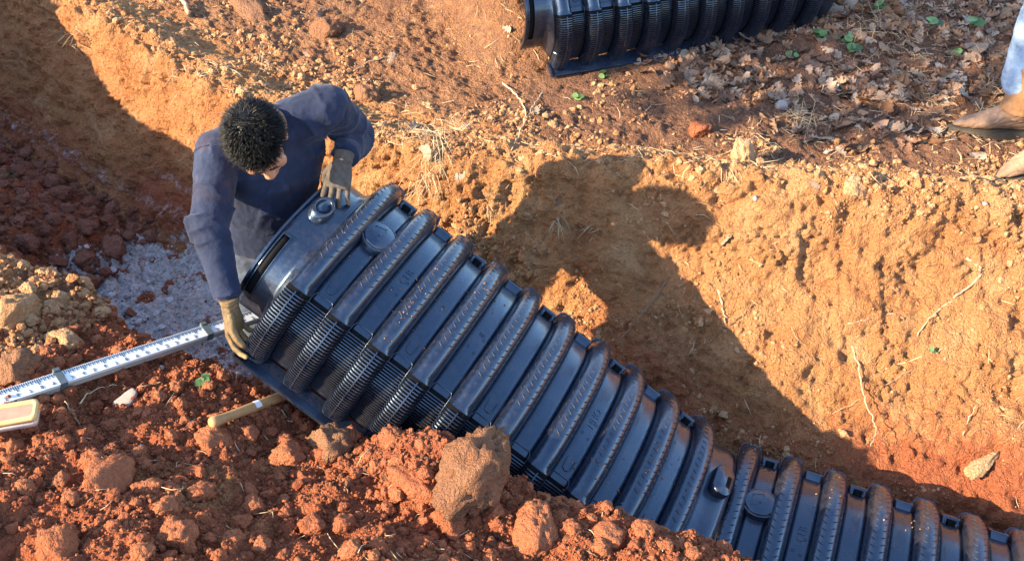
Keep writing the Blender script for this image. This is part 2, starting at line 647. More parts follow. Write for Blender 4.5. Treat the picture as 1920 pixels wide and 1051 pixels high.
def make_ground():
    ds = 0.0078
    sf = np.arange(-4.9, 2.3, ds)
    g = np.cumsum(0.012 * 1.16 ** np.arange(42))
    s = np.concatenate([sf[0] - g[::-1], sf, sf[-1] + g])
    lt, lz = np.interp(s, LIP_S, LIP_T), np.interp(s, LIP_S, LIP_Z)
    one = np.ones_like(s)
    tf, zf = 0.46, FLOOR + 0.05
    m = lambda f, b: (tf + (lt - tf) * f, zf + (lz - zf) * (f + b))
    ctrl = [(-40 * one, .2 * one), (-5 * one, .5 * one), (-2.4 * one, .62 * one), (-1.25 * one, .34 * one), (-.66 * one, .12 * one),
            (-.44 * one, .04 * one), (-.375 * one, -.05 * one), (-.40 * one, -.52 * one), (-.33 * one, FLOOR * one),
            (.40 * one, FLOOR * one), (tf * one, zf * one), m(.44, -.10), m(.76, -.08), (lt, lz), (lt + .10, lz + .03), (lt + .36, lz * .3),
            (lt + 1.0, 0 * one), (3.6 * one, .05 * one), (6 * one, .1 * one), (40 * one, .4 * one)]
    cnt = [10, 14, 26, 62, 30, 14, 36, 12, 90, 12, 46, 46, 46, 18, 34, 86, 130, 20, 12]
    T, Z, Q = [], [], []
    for k, n in enumerate(cnt):
        f = np.linspace(0, 1, n, endpoint=False)
        if k == 1:
            f = 1 - (1 - f) ** 1.6
        if k >= len(cnt) - 3 + 1:
            f = f ** 1.6
        a, b = ctrl[k], ctrl[k + 1]
        T.append(a[0][:, None] * (1 - f) + b[0][:, None] * f)
        Z.append(a[1][:, None] * (1 - f) + b[1][:, None] * f)
    T.append(ctrl[-1][0][:, None])
    Z.append(ctrl[-1][1][:, None])
    T, Z = np.concatenate(T, 1), np.concatenate(Z, 1)
    for _ in range(6):                                   # round the corners of the section
        T[:, 40:-40] = (T[:, 39:-41] + 2 * T[:, 40:-40] + T[:, 41:-39]) / 4
        Z[:, 40:-40] = (Z[:, 39:-41] + 2 * Z[:, 40:-40] + Z[:, 41:-39]) / 4
    ns, nq = T.shape
    S = np.repeat(s[:, None], nq, 1)
    Qa = np.concatenate([np.zeros((ns, 1)), np.cumsum(np.hypot(np.diff(T, axis=1), np.diff(Z, axis=1)), 1)], 1)
    Qa = Qa - Qa[:, [int(np.sum(cnt[:9]))]]
    TR = T.copy()
    T = T + trench_c(S)
    # wander of the lips
    wv = fbm(np.stack([S.ravel() * 1.6, TR.ravel() * 0.7, 0 * S.ravel()], 1), 1.0, 4).reshape(S.shape)
    T += wv * 0.06 * sstep(0.45, 0.8, np.abs(TR)) * (np.abs(TR) < 4)
    # heap of fallen clods in the left of the trench, against the near side
    heap = 0.24 * sstep(-2.75, -3.4, S) * sstep(0.50, 0.0, TR) * (TR > -0.36) * (TR < 0.45)
    Z += heap * (Z < -0.3)
    X = TO[0] + TE[0] * S + TN[0] * T
    Y = TO[1] + TE[1] * S + TN[1] * T
    # ridge of spoil on the near bank beside the photographer, out of the picture
    ax_, ay_, bx_, by_ = -2.55, 1.05, -1.5, -0.15
    ll = np.clip(((X - ax_) * (bx_ - ax_) + (Y - ay_) * (by_ - ay_)) / ((bx_ - ax_) ** 2 + (by_ - ay_) ** 2), 0, 1)
    dd = np.hypot(X - ax_ - ll * (bx_ - ax_), Y - ay_ - ll * (by_ - ay_))
    # unseen spoil on the near side at left, shaped to shade the far wall
    Z += (0.46 + 0.56 * sstep(-4.2, -5.6, S)) * sstep(-3.1, -3.65, S) * sstep(-11, -9, S) * np.exp(-np.abs((TR + 0.72) / 0.27) ** 3)
    # mound on the far bank that carries the spare chamber
    cx, cy = X - 0.75, Y - 4.35
    a3 = 0.357
    u3, v3 = cx * math.cos(a3) + cy * math.sin(a3), -cx * math.sin(a3) + cy * math.cos(a3)
    Z += 0.63 * np.clip(v3 - 0.06, 0, 1.0) * sstep(0.95, 0.6, np.abs(u3)) * sstep(1.4, 0.85, v3)
    # spoil on the near lip at the left and the high part of the near heap
    Z += 0.09 * np.exp(-((S + 2.35) / 0.35) ** 2 - ((TR + 0.62) / 0.22) ** 2)
    Z += 0.05 * np.exp(-((S + 1.75) / 0.25) ** 2 - ((TR + 0.55) / 0.16) ** 2)
    Z += 0.13 * np.exp(-((S + 0.72) / 0.16) ** 2 - ((TR + 0.50) / 0.13) ** 2)
    Z += 0.05 * sstep(-1.25, -0.85, S) * sstep(0.35, -0.1, S) * np.exp(-((TR + 0.52) / 0.14) ** 2)
    P = np.stack([X, Y, Z], -1)
    du = np.gradient(P, axis=0)
    dv = np.gradient(P, axis=1)
    N = np.cross(du, dv)
    N /= np.linalg.norm(N, axis=-1, keepdims=True) + 1e-12
    N[N[..., 2] < -0.2] *= -1
    x, y, tr, sv, q = S.ravel(), Qa.ravel(), TR.ravel(), S.ravel(), Qa.ravel()
    p3 = P.reshape(-1, 3)
    z0 = p3[:, 2]
    lip = np.repeat(lt[:, None], nq, 1).ravel()
    near = sstep(-0.36, -0.46, tr)
    far = sstep(-0.06, 0.12, tr - lip)
    wall = (1 - near) * (1 - far) * sstep(0.36, 0.5, tr)
    flo = np.clip(1 - near - far - wall, 0, 1)
    wob = p3 + 0.02 * np.stack([fbm(p3, 14, 3), fbm(p3, 14, 3, off=5.), fbm(p3, 14, 3, off=9.)], 1)
    du_, dv_ = x + 0.016 * fbm(p3, 30, 3), q + 0.016 * fbm(p3, 30, 3, off=3.)
    d1, d2, d3, d4 = (domes(du_, dv_, c, keep=kk, off=c * 31) * c for c, kk in ((.17, .55), (.08, .75), (.038, .9), (.019, .95)))
    f1, f2, f3 = fbm(p3, 3.2, 4), fbm(p3, 11, 5, 0.55, off=2.), fbm(p3, 45, 4, 0.6, off=7.)
    patch = sstep(-0.25, 0.25, fbm(p3, 2.2, 3, off=12.))
    hn = 0.075 * f1 + 0.03 * f2 + 0.35 * d1 * patch + 0.5 * d2 * patch + 0.55 * d3 + 0.6 * d4 + 0.018 * f3
    hf = 0.035 * f1 + 0.026 * f2 + patch * (0.3 * d2 * sstep(0.3, -0.3, f1) + 0.45 * d3) + 0.5 * d4 * sstep(-.3, .3, f2) + 0.014 * f3
    strat = fbm(np.stack([sv * 1.2, tr * 1.2, z0 * 14], 1), 1.0, 4)
    lump = sstep(0.1, 0.4, fbm(p3, 5.5, 3, off=20.))
    pit_ = fbm(p3, 18, 4, 0.6, off=55.)
    hw = 0.055 * f1 + 0.03 * f2 + 0.014 * strat + lump * (0.9 * d3 + 0.9 * d4) + 0.5 * d4 * patch + 0.014 * f3 - 0.03 * np.abs(f2) - 0.014 * sstep(.18, .5, pit_) * sstep(-1.9, -1.3, sv) + 0.014 * fbm(np.stack([sv * 26 + tr * 9, tr * 3, z0 * 4], 1), 1.0, 3) * sstep(-.1, .4, fbm(p3, 2.6, 2, off=81.))
    hfl = 0.02 * f1 + 0.02 * f2 + 0.8 * d3 + 0.8 * d4 + 0.008 * f3 + 0.8 * d2 * sstep(-2.4, -2.8, sv)
    crest = np.exp(-((tr - lip - .03) / .11) ** 2)
    h = near * hn + far * hf + wall * hw + flo * hfl + crest * (0.045 * fbm(p3, 8, 4, .6, off=91.) + 0.5 * d2 + 0.5 * d3)
    u3f, v3f = u3.ravel(), v3.ravel()
    h = np.where((np.abs(u3f) < 0.95) & (np.abs(v3f + .1) < 0.28), np.minimum(h, 0.012), h)
    h *= np.clip(1 - (np.abs(tr) - 5) / 10, 0.0, 1)
    p3 = p3 + N.reshape(-1, 3) * h[:, None]
    # zones: red clay, grey ash, topsoil
    zr = near * (0.95 - 0.55 * sstep(-1.9, -2.3, sv)) * (1 - 0.6 * sstep(0.25, 0.5, fbm(p3, 3, 3, off=31.)))
    zr = np.maximum(zr, flo * 0.75)
    zr = np.maximum(zr, wall * (0.62 * sstep(-0.05, -0.52, z0) + 0.25 * fbm(p3, 2.0, 3, off=37.)))
    zr = np.maximum(zr, wall * sstep(-1.2, -2.0, sv) * 0.40)
    ash = sstep(0.72, 0.36, np.hypot((sv + 2.50) / 1.1, (tr - 0.02) / 0.85)) * (z0 < -0.3)
    ash *= 1 - 0.85 * sstep(0.08, 0.34, fbm(p3, 6, 4, off=66.))
    ash = np.maximum(ash, 0.36 * np.exp(-((z0 + 0.47) / 0.07) ** 2) * sstep(-2.0, -2.5, sv) * (tr > 0.3) * (tr < 0.75))
    ash = np.maximum(ash, 0.38 * np.exp(-((z0 + 0.36) / 0.03) ** 2) * sstep(-1.9, -2.3, sv) * sstep(-3.3, -2.9, sv) * (tr > 0.4))
    top = far * (0.15 + 0.80 * sstep(0.18, 0.55, tr - lip)) * (0.6 + 0.4 * sstep(-1.5, -0.8, sv))
    top = np.maximum(top, wall * sstep(-0.16, 0.0, z0) * 0.3)
    top = np.maximum(top, near * sstep(-0.62, -0.48, tr) * 0.75)
    ii = (np.arange(ns - 1)[:, None] * nq + np.arange(nq - 1)[None]).ravel()
    quads = np.stack([ii, ii + nq, ii + nq + 1, ii + 1], 1)
    # orient upwards
    v = p3
    a = quads[(ns // 2) * (nq - 1) + 40]
    nn = np.cross(v[a[1]] - v[a[0]], v[a[2]] - v[a[0]])
    if nn[2] < 0:
        quads = quads[:, ::-1]
    me = mesh_np('ground', p3, quads)
    ca = me.color_attributes.new('zone', 'FLOAT_COLOR', 'POINT')
    ca.data.foreach_set('color', np.stack([zr, ash, top, np.ones_like(top)], 1).astype(np.float32).ravel())
    o = link('ground', me, M_SOIL)
    o['kind'] = 'structure'
    o['label'] = 'red clay ground cut by a shallow trench between two spoil banks'
    info = dict(sv=sv, tr=tr, lip=lip, near=near, far=far, wall=wall, flo=flo, p=p3, n=normals(me), q=q)
    return o, info


GROUND, GI = make_ground()
bpy.context.view_layer.update()


from mathutils.bvhtree import BVHTree
GBVH = BVHTree.FromObject(GROUND, bpy.context.evaluated_depsgraph_get())


def hit(u, v):
    """where the sight line through a point of the picture meets the ground"""
    loc, nor, _, _ = GBVH.ray_cast(Vector(CC), Vector(ray(u, v)).normalized())
    return (np.array(loc), np.array(nor)) if loc is not None else (at_z(u, v, 0), np.array([0, 0, 1.]))


def drop(x, y, z=3.0):
    loc, nor, _, _ = GBVH.ray_cast(Vector((x, y, z)), Vector((0, 0, -1)))
    return (np.array(loc), np.array(nor)) if loc is not None else (np.array([x, y, 0.]), np.array([0, 0, 1.]))

#PART3
# ------------------------------------------------------------------ drainage chambers
PITCHX, RIB0, HALF = 0.1524, 0.12, 0.040
_tt = np.linspace(0, np.pi, 2001)
_SE = np.stack([-np.sign(np.cos(_tt)) * np.abs(np.cos(_tt)) ** (2 / 2.6), np.sin(_tt) ** (2 / 2.6)], 1)
_al = np.concatenate([[0], np.cumsum(np.hypot(*np.diff(_SE * [0.385, 0.30], axis=0).T))])
ARC = _al[-1]


def prof(l, o):
    """point (y,z) of the arch at arc length l (0 near foot .. ARC far foot), lifted o outwards"""
    ang = np.interp(l, _al, _tt)
    c, s = np.cos(ang), np.sin(ang)
    e = 2 / 2.6
    return -np.sign(c) * np.abs(c) ** e * (0.364 + o), np.abs(s) ** e * (0.281 + o)


def sheet(xs, ls, off, th=0.004, close=True):
    """solid shell over the grid xs (n) x ls (m); off (n,m) outward lift"""
    n, m = len(xs), len(ls)
    L = np.repeat(np.asarray(ls)[None], n, 0)
    X = np.repeat(np.asarray(xs)[:, None], m, 1) if np.ndim(xs) == 1 else xs
    y, z = prof(L, off)
    y2, z2 = prof(L, off - th)
    V = np.concatenate([np.stack([X, y, z], -1).reshape(-1, 3), np.stack([X, y2, z2], -1).reshape(-1, 3)])
    ii = (np.arange(n - 1)[:, None] * m + np.arange(m - 1)[None]).ravel()
    q = np.stack([ii, ii + m, ii + m + 1, ii + 1], 1)
    N = n * m
    q2 = q[:, ::-1] + N
    rim = []
    for k in range(n - 1):
        for e, fl in ((0, 0), (m - 1, 1)):
            a, b = k * m + e, (k + 1) * m + e
            rim.append([a, a + N, b + N, b] if not fl else [b, b + N, a + N, a])
    for k in range(m - 1):
        for e, fl in ((0, 1), (n - 1, 0)):
            a, b = e * m + k, e * m + k + 1
            rim.append([a, a + N, b + N, b] if not fl else [b, b + N, a + N, a])
    return V, np.concatenate([q, q2, np.array(rim)])


LOUV = 0.300                       # arc length of the louvred foot
_u = np.sin(np.linspace(-1, 1, 21) * np.pi / 2)
LOUF = 0.19                        # the far foot shows a shorter one
_ls = np.concatenate([np.linspace(0, LOUV - .004, 16), np.linspace(LOUV + .004, ARC - LOUF - .004, 50), np.linspace(ARC - LOUF + .004, ARC, 16)])


def rib_off(u, l):
    """outward lift of a rib at u (-1..1 across) and arc length l"""
    lou = 1 - sstep(LOUV - 0.004, LOUV + 0.004, l) * sstep(LOUF - 0.004, LOUF + 0.004, ARC - l)
    a = np.abs(u)
    round_ = 0.049 * np.sqrt(np.maximum(1 - a ** 2.1, 0))
    square = 0.051 * np.maximum(1 - a ** 7, 0) ** 0.5 - 0.004 * a
    return round_ * (1 - lou) + square * lou


def dark_feet(me):
    """closed faces between the louvre fins, coloured dark as the shade of openings"""
    me.materials.append(M_PLA)
    me.materials.append(M_HOLE_SHADE)
    m = len(_ls)
    for p in me.polygons:
        ks = [v % m for v in p.vertices]
        if max(ks) <= 15 or min(ks) >= m - 16:
            if max(ks) - min(ks) < 3 and min(ks) > 0 and max(ks) < m - 1:
                p.material_index = 1
    return me


def rib_mesh(name):
    U = np.repeat(_u[:, None], len(_ls), 1)
    Lg = np.repeat(_ls[None], len(_u), 0)
    V, q = sheet(_u * HALF, _ls, rib_off(U, Lg))
    return dark_feet(mesh_np(name, V, q))


def slat_mesh(name, rib=True):
    """thin louvre fins over both feet of one rib or valley"""
    mb = MB()
    us = np.sin(np.linspace(-1, 1, 11) * np.pi / 2) * 0.985 if rib else np.linspace(-0.95, 0.95, 3)
    hw = HALF if rib else (PITCHX / 2 - HALF)
    pit = 0.0098
    for side in (0, 1):
        for k in range(int(((LOUF if side else LOUV) - 0.02) / pit)):
            l = 0.012 + k * pit
            vs = []
            for dl, do in ((0, -.002), (.0010, .0052), (.0042, .0052), (.0048, -.002)):
                ll = l + dl
                ll = ARC - ll if side else ll
                o = rib_off(us, np.full(len(us), ll)) if rib else np.full(len(us), 0.001)
                y, z = prof(np.full(len(us), ll), o + do)
                do = do if rib or do < 0 else do * .35
                vs.append(np.stack([us * hw * (1.035 if do > 0 else 1.0), y, z], 1))
            n = len(us)
            V = np.concatenate(vs)
            q = []
            for c in range(4):
                c2 = (c + 1) % 4
                for j in range(n - 1):
                    f = [c * n + j, c * n + j + 1, c2 * n + j + 1, c2 * n + j]
                    q.append(f if not side else f[::-1])
            mb.add(V, q)
        # the upright web through the middle of the fins
        for ux in ((0.0,) if rib else ()):
            lw = np.linspace(0.01, (LOUF if side else LOUV) - 0.012, 12)
            lw = ARC - lw if side else lw
            a = []
            for dx, do in ((-.0018, -.001), (-.0018, .0060), (.0018, .0060), (.0018, -.001)):
                o = rib_off(np.full(12, ux), lw) if rib else np.full(12, 0.001)
                y, z = prof(lw, o + do)
                a.append(np.stack([np.full(12, ux * hw + dx), y, z], 1))
            V = np.concatenate(a)
            q = []
            for c in range(4):
                for j in range(11):
                    q.append([c * 12 + j, c * 12 + j + 1, ((c + 1) % 4) * 12 + j + 1, ((c + 1) % 4) * 12 + j])
            mb.add(V, q)
    return mb.build(name, smooth=False)


def surf_frame(x, l, o):
    y, z = prof(l, o)
    y1, z1 = prof(l + 0.004, o)
    t = np.array([0, y1 - y, z1 - z])
    t /= np.linalg.norm(t)
    e = np.array([1., 0, 0])
    n = np.cross(e, t)
    return np.array([x, y, z]), e, t, n


def tread_mesh(name):
    """slanted lens-shaped studs along the crown of a rib"""
    mb = MB()
    k = 0
    l = LOUV + 0.12
    while l < ARC - 0.20:
        for sgn in (-1, 1):
            for uu, da in ((0.36, 0.9), (0.80, 0.25)):
                if uu > 0.5 and k % 2 and sgn < 0:
                    continue
                u = sgn * uu
                o = float(rib_off(np.array([u]), np.array([l]))[0])
                c, e, t, n = surf_frame(u * HALF, l + (0.012 if sgn > 0 else 0), o)
                # tilt the stud plane with the rib's side
                sl = -0.75 * u
                n2 = n + e * (-sl)
                n2 /= np.linalg.norm(n2)
                e2 = e - n2 * (e @ n2)
                e2 /= np.linalg.norm(e2)
                d = e2 * math.sin(da) + t * math.cos(da) * sgn
                s_ = np.cross(n2, d)
                L, W, Hh = 0.0130, 0.0027, 0.0019
                v = [c + d * L, c - d * L, c + s_ * W, c - s_ * W, c + n2 * Hh + d * L * .4, c + n2 * Hh - d * L * .4]
                mb.add(v, t=[[0, 2, 4], [0, 4, 3], [1, 5, 2], [1, 3, 5], [2, 5, 4], [3, 4, 5]])
        l += 0.0265
        k += 1
    return mb.build(name, smooth=False)


def text_mesh(body, size, depth):
    cu = bpy.data.curves.new('t', 'FONT')
    cu.body = body
    cu.size = size
    cu.extrude = depth
    cu.align_x = 'CENTER'
    o = bpy.data.objects.new('helper', cu)
    COL.objects.link(o)
    me = bpy.data.meshes.new_from_object(o.evaluated_get(bpy.context.evaluated_depsgraph_get()))
    bpy.data.objects.remove(o)
    return me


def rounded_block(mb, c, e, t, n, hx, hy, h, r=0.35, seg=5, flare=0.92):
    """block with rounded corners standing on a surface point"""
    pts = []
    rr = min(hx, hy) * r
    for sx, sy, a0 in ((1, 1, 0), (-1, 1, 90), (-1, -1, 180), (1, -1, 270)):
        for k in range(seg + 1):
            a = R(a0 + 90 * k / seg)
            pts.append((sx * (hx - rr) + rr * math.cos(a), sy * (hy - rr) + rr * math.sin(a)))
    m = len(pts)
    rings = [(1.0, -0.012), (0.99, h - 0.004), (flare, h)]
    V = []
    for sc, z in rings:
        for px, py in pts:
            V.append(c + e * px * sc + t * py * sc + n * z)
    V.append(c + n * h)
    q, tr = [], []
    for k in range(len(rings) - 1):
        for j in range(m):
            q.append([k * m + j, k * m + (j + 1) % m, (k + 1) * m + (j + 1) % m, (k + 1) * m + j])
    for j in range(m):
        tr.append([(len(rings) - 1) * m + j, (len(rings) - 1) * m + (j + 1) % m, len(rings) * m])
    mb.add(V, q, tr)


def valley_x(i):
    return RIB0 + PITCHX * (i + 0.5)


def make_chamber(M4, label):
    root = empty('drainage_chamber')
    tag(root, label, 'drain chamber', 'black corrugated drainage chambers')
    first = not CH
    if first:
        CH['rib'] = rib_mesh('rib')
        CH['ribslat'] = slat_mesh('louvre_fins')
        CH['tread'] = tread_mesh('grip_studs')
        hw = PITCHX / 2 - HALF + 0.001
        xs = np.linspace(-hw, hw, 7)
        CH['valley'] = dark_feet(mesh_np('valley_panel', *sheet(xs, _ls, np.zeros((7, len(_ls))) + 0.004 * (1 - (xs[:, None] / hw) ** 6))))
        CH['vslat'] = slat_mesh('louvre_fins', False)
        # flange, near and far
        for sgn in (-1, 1):
            mb = MB()
            x0, x1 = 0.072, 1.63
            mb.box(((x0 + x1) / 2, sgn * 0.412, 0.002), ((x1 - x0) / 2, 0.036, 0.004))
            mb.box(((x0 + x1) / 2, sgn * 0.446, 0.004), ((x1 - x0) / 2, 0.003, 0.007))
            mb.box((x0 - 0.002, sgn * 0.412, 0.006), (0.004, 0.034, 0.008))
            CH['flange%d' % sgn] = mb.build('flange', False)
        # narrower smooth collar at the handle end, flaring into the first rib
        def collar_pt(x, f, lift=0.0):
            """f 0..1 from near foot over the crown to far foot"""
            ang = np.pi * f
            k = sstep(0.055, 0.10, x)
            W, Hh = 0.285 + 0.075 * k + lift, 0.272 + 0.022 * k + lift
            e = 2 / 2.5
            c, s_ = np.cos(ang), np.sin(ang)
            return np.stack([np.broadcast_to(x, np.shape(f * x)), -np.sign(c) * np.abs(c) ** e * W, 0.018 * (1 - k) + np.abs(s_) ** e * Hh], -1)

        def strip(xs, fs, lift, th):
            X, Fg = np.meshgrid(xs, fs, indexing='ij')
            A = collar_pt(X, Fg, lift).reshape(-1, 3)
            B = collar_pt(X, Fg, lift - th).reshape(-1, 3)
            n, m = len(xs), len(fs)
            ii = (np.arange(n - 1)[:, None] * m + np.arange(m - 1)[None]).ravel()
            q = np.stack([ii, ii + m, ii + m + 1, ii + 1], 1)
            N = n * m
            rim = []
            for k in range(n - 1):
                rim += [[k * m, k * m + N, (k + 1) * m + N, (k + 1) * m], [(k + 1) * m + m - 1, (k + 1) * m + m - 1 + N, k * m + m - 1 + N, k * m + m - 1]]
            for k in range(m - 1):
                rim += [[k + 1, k + 1 + N, k + N, k], [(n - 1) * m + k, (n - 1) * m + k + N, (n - 1) * m + k + 1 + N, (n - 1) * m + k + 1]]
            return np.concatenate([A, B]), np.concatenate([q, q[:, ::-1] + N, np.array(rim)])
        X0 = -0.045
        CH['collar'] = mesh_np('end_collar', *strip(np.concatenate([np.linspace(X0, .05, 6), np.linspace(.056, .108, 9)]), np.linspace(0, 1, 70), 0.0, 0.005))
        CH['rimlip'] = mesh_np('end_rim', *strip(np.array([X0 - .004, X0 + .004]), np.linspace(0, 1, 70), 0.005, 0.012), smooth=False)
        xs = np.linspace(0.074, 0.094, 4)
        CH['skirt'] = mesh_np('end_skirt', *sheet(xs, np.linspace(0.0, 0.11, 8), np.repeat((0.018 + 0.03 * sstep(.074, .094, xs))[:, None], 8, 1), 0.005))
        # long recess on the near side of the collar: shade painted on its floor, with a raised lip
        mb, mb2 = MB(), MB()
        fa, fb = 0.07, 0.36
        for xa in (X0 + 0.012, X0 + 0.040):
            mb.add(*strip(np.array([xa, xa + .003]), np.linspace(fa, fb, 16), 0.006, 0.010))
        for f0 in (fa - .006, fb):
            mb.add(*strip(np.array([X0 + .012, X0 + .043]), np.array([f0, f0 + .006]), 0.006, 0.010))
        mb2.add(*strip(np.array([X0 + .015, X0 + .040]), np.linspace(fa, fb, 16), 0.003, 0.008))
        CH['slotrim'] = mb.build('recess_lip', False)
        CH['slot'] = mb2.build('recess', True)
        # grip cup on the crown of the collar
        c = collar_pt(np.array([0.008]), np.array([0.50]))[0]
        e, t, n = np.array([1., 0, 0]), np.array([0, 1., 0]), np.array([0, 0, 1.])
        mb = MB()
        prof_ = [(0.050, -0.012), (0.043, 0.018), (0.036, 0.030), (0.031, 0.031), (0.027, 0.024), (0.020, 0.010), (0.0005, 0.008)]
        V, q = [], []
        for rr, hh in prof_:
            for a in np.linspace(0, 2 * np.pi, 24, endpoint=False):
                V.append(c + e * rr * 0.86 * math.cos(a) + t * rr * 1.15 * math.sin(a) + n * hh)
        for k in range(len(prof_) - 1):
            for j in range(24):
                q.append([k * 24 + j, k * 24 + (j + 1) % 24, (k + 1) * 24 + (j + 1) % 24, (k + 1) * 24 + j])
        mb.add(V, q)
        CH['cup'] = mb.build('grip_cup')
        # tail: smooth collar at the other end and its slotted post
        xs = np.linspace(RIB0 + 9 * PITCHX + HALF - 0.002, 1.632, 7)
        tl = np.linspace(0, ARC, 60)
        CH['tail'] = mesh_np('tail_collar', *sheet(xs, tl, np.repeat((0.004 + 0.010 * sstep(1.57, 1.60, xs))[:, None], 60, 1), 0.005))
        mb = MB()
        c, e, t, n = surf_frame(1.588, ARC / 2 + 0.10, 0.006)
        rounded_block(mb, c, e, t, n, 0.036, 0.062, 0.034, 0.9, 7)
        CH['post'] = mb.build('latch_post')
        mb = MB()
        rounded_block(mb, c + n * 0.0305 + e * 0.016, e, t, n, 0.008, 0.026, 0.0045, 0.6)
        CH['postslot'] = mb.build('slot')
        # inspection cap
        c, e, t, n = surf_frame(valley_x(0) + 0.004, ARC / 2 + 0.05, 0.004)
        V, q = [], []
        pf = [(0.060, -.012), (0.060, 0.022), (0.058, 0.024), (0.055, 0.024), (0.054, 0.018), (0.0525, 0.018), (0.0515, 0.0265), (0.049, 0.028), (0.0005, 0.0285)]
        for rr, hh in pf:
            for a in np.linspace(0, 2 * np.pi, 36, endpoint=False):
                V.append(c + e * rr * math.cos(a) + t * rr * math.sin(a) + n * hh)
        for k in range(len(pf) - 1):
            for j in range(36):
                q.append([k * 36 + j, k * 36 + (j + 1) % 36, (k + 1) * 36 + (j + 1) % 36, (k + 1) * 36 + j])
        mb = MB()
        mb.add(V, q)
        CH['cap'] = mb.build('inspection_cap')
        mb = MB()
        for a0, a1 in (((-.03, .022), (-.03, -.026)), ((-.03, .022), (.004, .034)), ((-.03, -.026), (.002, -.004)), ((.004, .034), (.008, .022))):
            p0 = c + e * a0[0] + t * a0[1] + n * 0.0285
            p1 = c + e * a1[0] + t * a1[1] + n * 0.0285
            mb.tube([p0, p1], 0.0012, 5)
        mb.tube([c + n * 0.027, c + n * 0.0305], 0.004, 8)
        CH['capmark'] = mb.build('arrow_mark')
        # clip blocks at the far shoulder of each valley: arch pocket or pill slot, their shade in the colour
        cl = 0.90
        c, e, t, n = surf_frame(0, cl, 0.004)
        mb = MB()
        rounded_block(mb, c, e, t, n, 0.031, 0.034, 0.024, 0.3)
        CH['clip'] = mb.build('clip_block')
        mb = MB()
        rounded_block(mb, c + n * 0.019 - t * 0.006, e, t, n, 0.021, 0.009, 0.007, 0.95)
        CH['pill'] = mb.build('pill_recess')
        mb = MB()
        rounded_block(mb, c - t * 0.036, e, t, n, 0.015, 0.013, 0.016, 0.9)
        CH['arch'] = mb.build('arch_pocket')
        mb = MB()
        ang = np.linspace(0, np.pi, 12)
        cc = c - t * 0.036
        pts = [cc + e * 0.018 * math.cos(a) + t * (0.016 * math.sin(a)) + n * 0.015 for a in ang]
        pts = [cc + e * 0.022 - t * 0.022 + n * 0.004] + pts + [cc - e * 0.022 - t * 0.022 + n * 0.004]
        mb.tube(pts, 0.0022, 6)
        CH['archrim'] = mb.build('arch_rim')
        # U-shaped tongue above the louvres
        c, e, t, n = surf_frame(0, LOUV + 0.055, 0.004)
        mb = MB()
        pts = [c - e * 0.014 + t * 0.03 + n * 0.003] + [c + e * 0.014 * math.cos(a) - t * 0.014 * math.sin(a) + n * 0.003 for a in np.linspace(np.pi, 0, 9)][0:] + [c + e * 0.014 + t * 0.03 + n * 0.003]
        mb.tube(pts, 0.0022, 6)
        CH['tongue'] = mb.build('tongue_ridge')
        # frame over the louvres of a valley
        mb = MB()
        c, e, t, n = surf_frame(0, LOUV + 0.006, 0.004)
        hwv = PITCHX / 2 - HALF
        pts = [surf_frame(-hwv, LOUV - .06, .006)[0], surf_frame(-hwv * .97, LOUV + .008, .006)[0], surf_frame(-hwv * .8, LOUV + .02, .006)[0], surf_frame(hwv * .8, LOUV + .02, .006)[0],
               surf_frame(hwv * .97, LOUV + .008, .006)[0], surf_frame(hwv, LOUV - .06, .006)[0]]
        mb.tube(pts, 0.0025, 6)
        CH['vframe'] = mb.build('louvre_frame')
        for key, txt, sz in (('txtA', 'CER', 0.036), ('txtB', 'HHO', 0.036), ('txtC', 'IL', 0.03)):
            CH[key] = text_mesh(txt, sz, 0.0016)
        mb = MB()
        for dx, dl in ((-.014, -.075), (.012, -.085), (.016, -.02)):
            c, e, t, n = surf_frame(dx, ARC / 2 + dl, 0.004)
            for j in range(12):
                a, b = 2 * np.pi * j / 12, 2 * np.pi * (j + 1) / 12
                mb.tube([c + e * .0045 * math.cos(a) + t * .0045 * math.sin(a) + n * .0006, c + e * .0045 * math.cos(b) + t * .0045 * math.sin(b) + n * .0006], 0.0010, 4, cap=False)
        CH['rings'] = mb.build('ring_marks')
    P = lambda nm, key, par=root, mt=M_PLA, x=0.0, kind=None: link(nm, CH[key], mt, par, (x, 0, 0), kind)
    for i in range(10):
        r = P('rib', 'rib', x=RIB0 + i * PITCHX)
        P('louvre_fins', 'ribslat', r, kind='stuff')
        P('grip_studs', 'tread', r, M_STUD, kind='stuff')
    for i in range(9):
        v = P('valley_panel', 'valley', x=valley_x(i))
        P('louvre_fins', 'vslat', v, kind='stuff')
        P('louvre_frame', 'vframe', v)
        b = P('clip_block', 'clip', v)
        if i % 2 == 0:
            P('tongue_ridge', 'tongue', v)
            P('arch_pocket', 'arch', v, M_HOLE_SHADE)
            P('arch_rim', 'archrim', v)
        else:
            P('pill_recess', 'pill', v, M_HOLE_SHADE)
        if i in (1, 3, 6):
            P('ring_marks', 'rings', v, kind='stuff')
            key = {1: 'txtA', 3: 'txtC', 6: 'txtB'}[i]
            o = link('raised_lettering', CH[key], M_PLA, v)
            c, e, t, n = surf_frame(0.0, ARC / 2 + 0.0, 0.0042)
            o.matrix_local = Matrix(((t[0], -e[0], n[0], c[0] + 0.012), (t[1], -e[1], n[1], c[1]), (t[2], -e[2], n[2], c[2]), (0, 0, 0, 1)))
    P('flange', 'flange-1')
    P('flange', 'flange1')
    col_ = P('end_collar', 'collar')
    P('recess', 'slot', col_, M_HOLE_SHADE)
    P('recess_lip', 'slotrim', col_)
    P('end_rim', 'rimlip', col_)
    P('grip_cup', 'cup')
    P('end_skirt', 'skirt')
    tl_ = P('tail_collar', 'tail')
    po = P('latch_post', 'post')
    P('slot', 'postslot', po, M_HOLE_SHADE)  # inner shade of the slot painted on
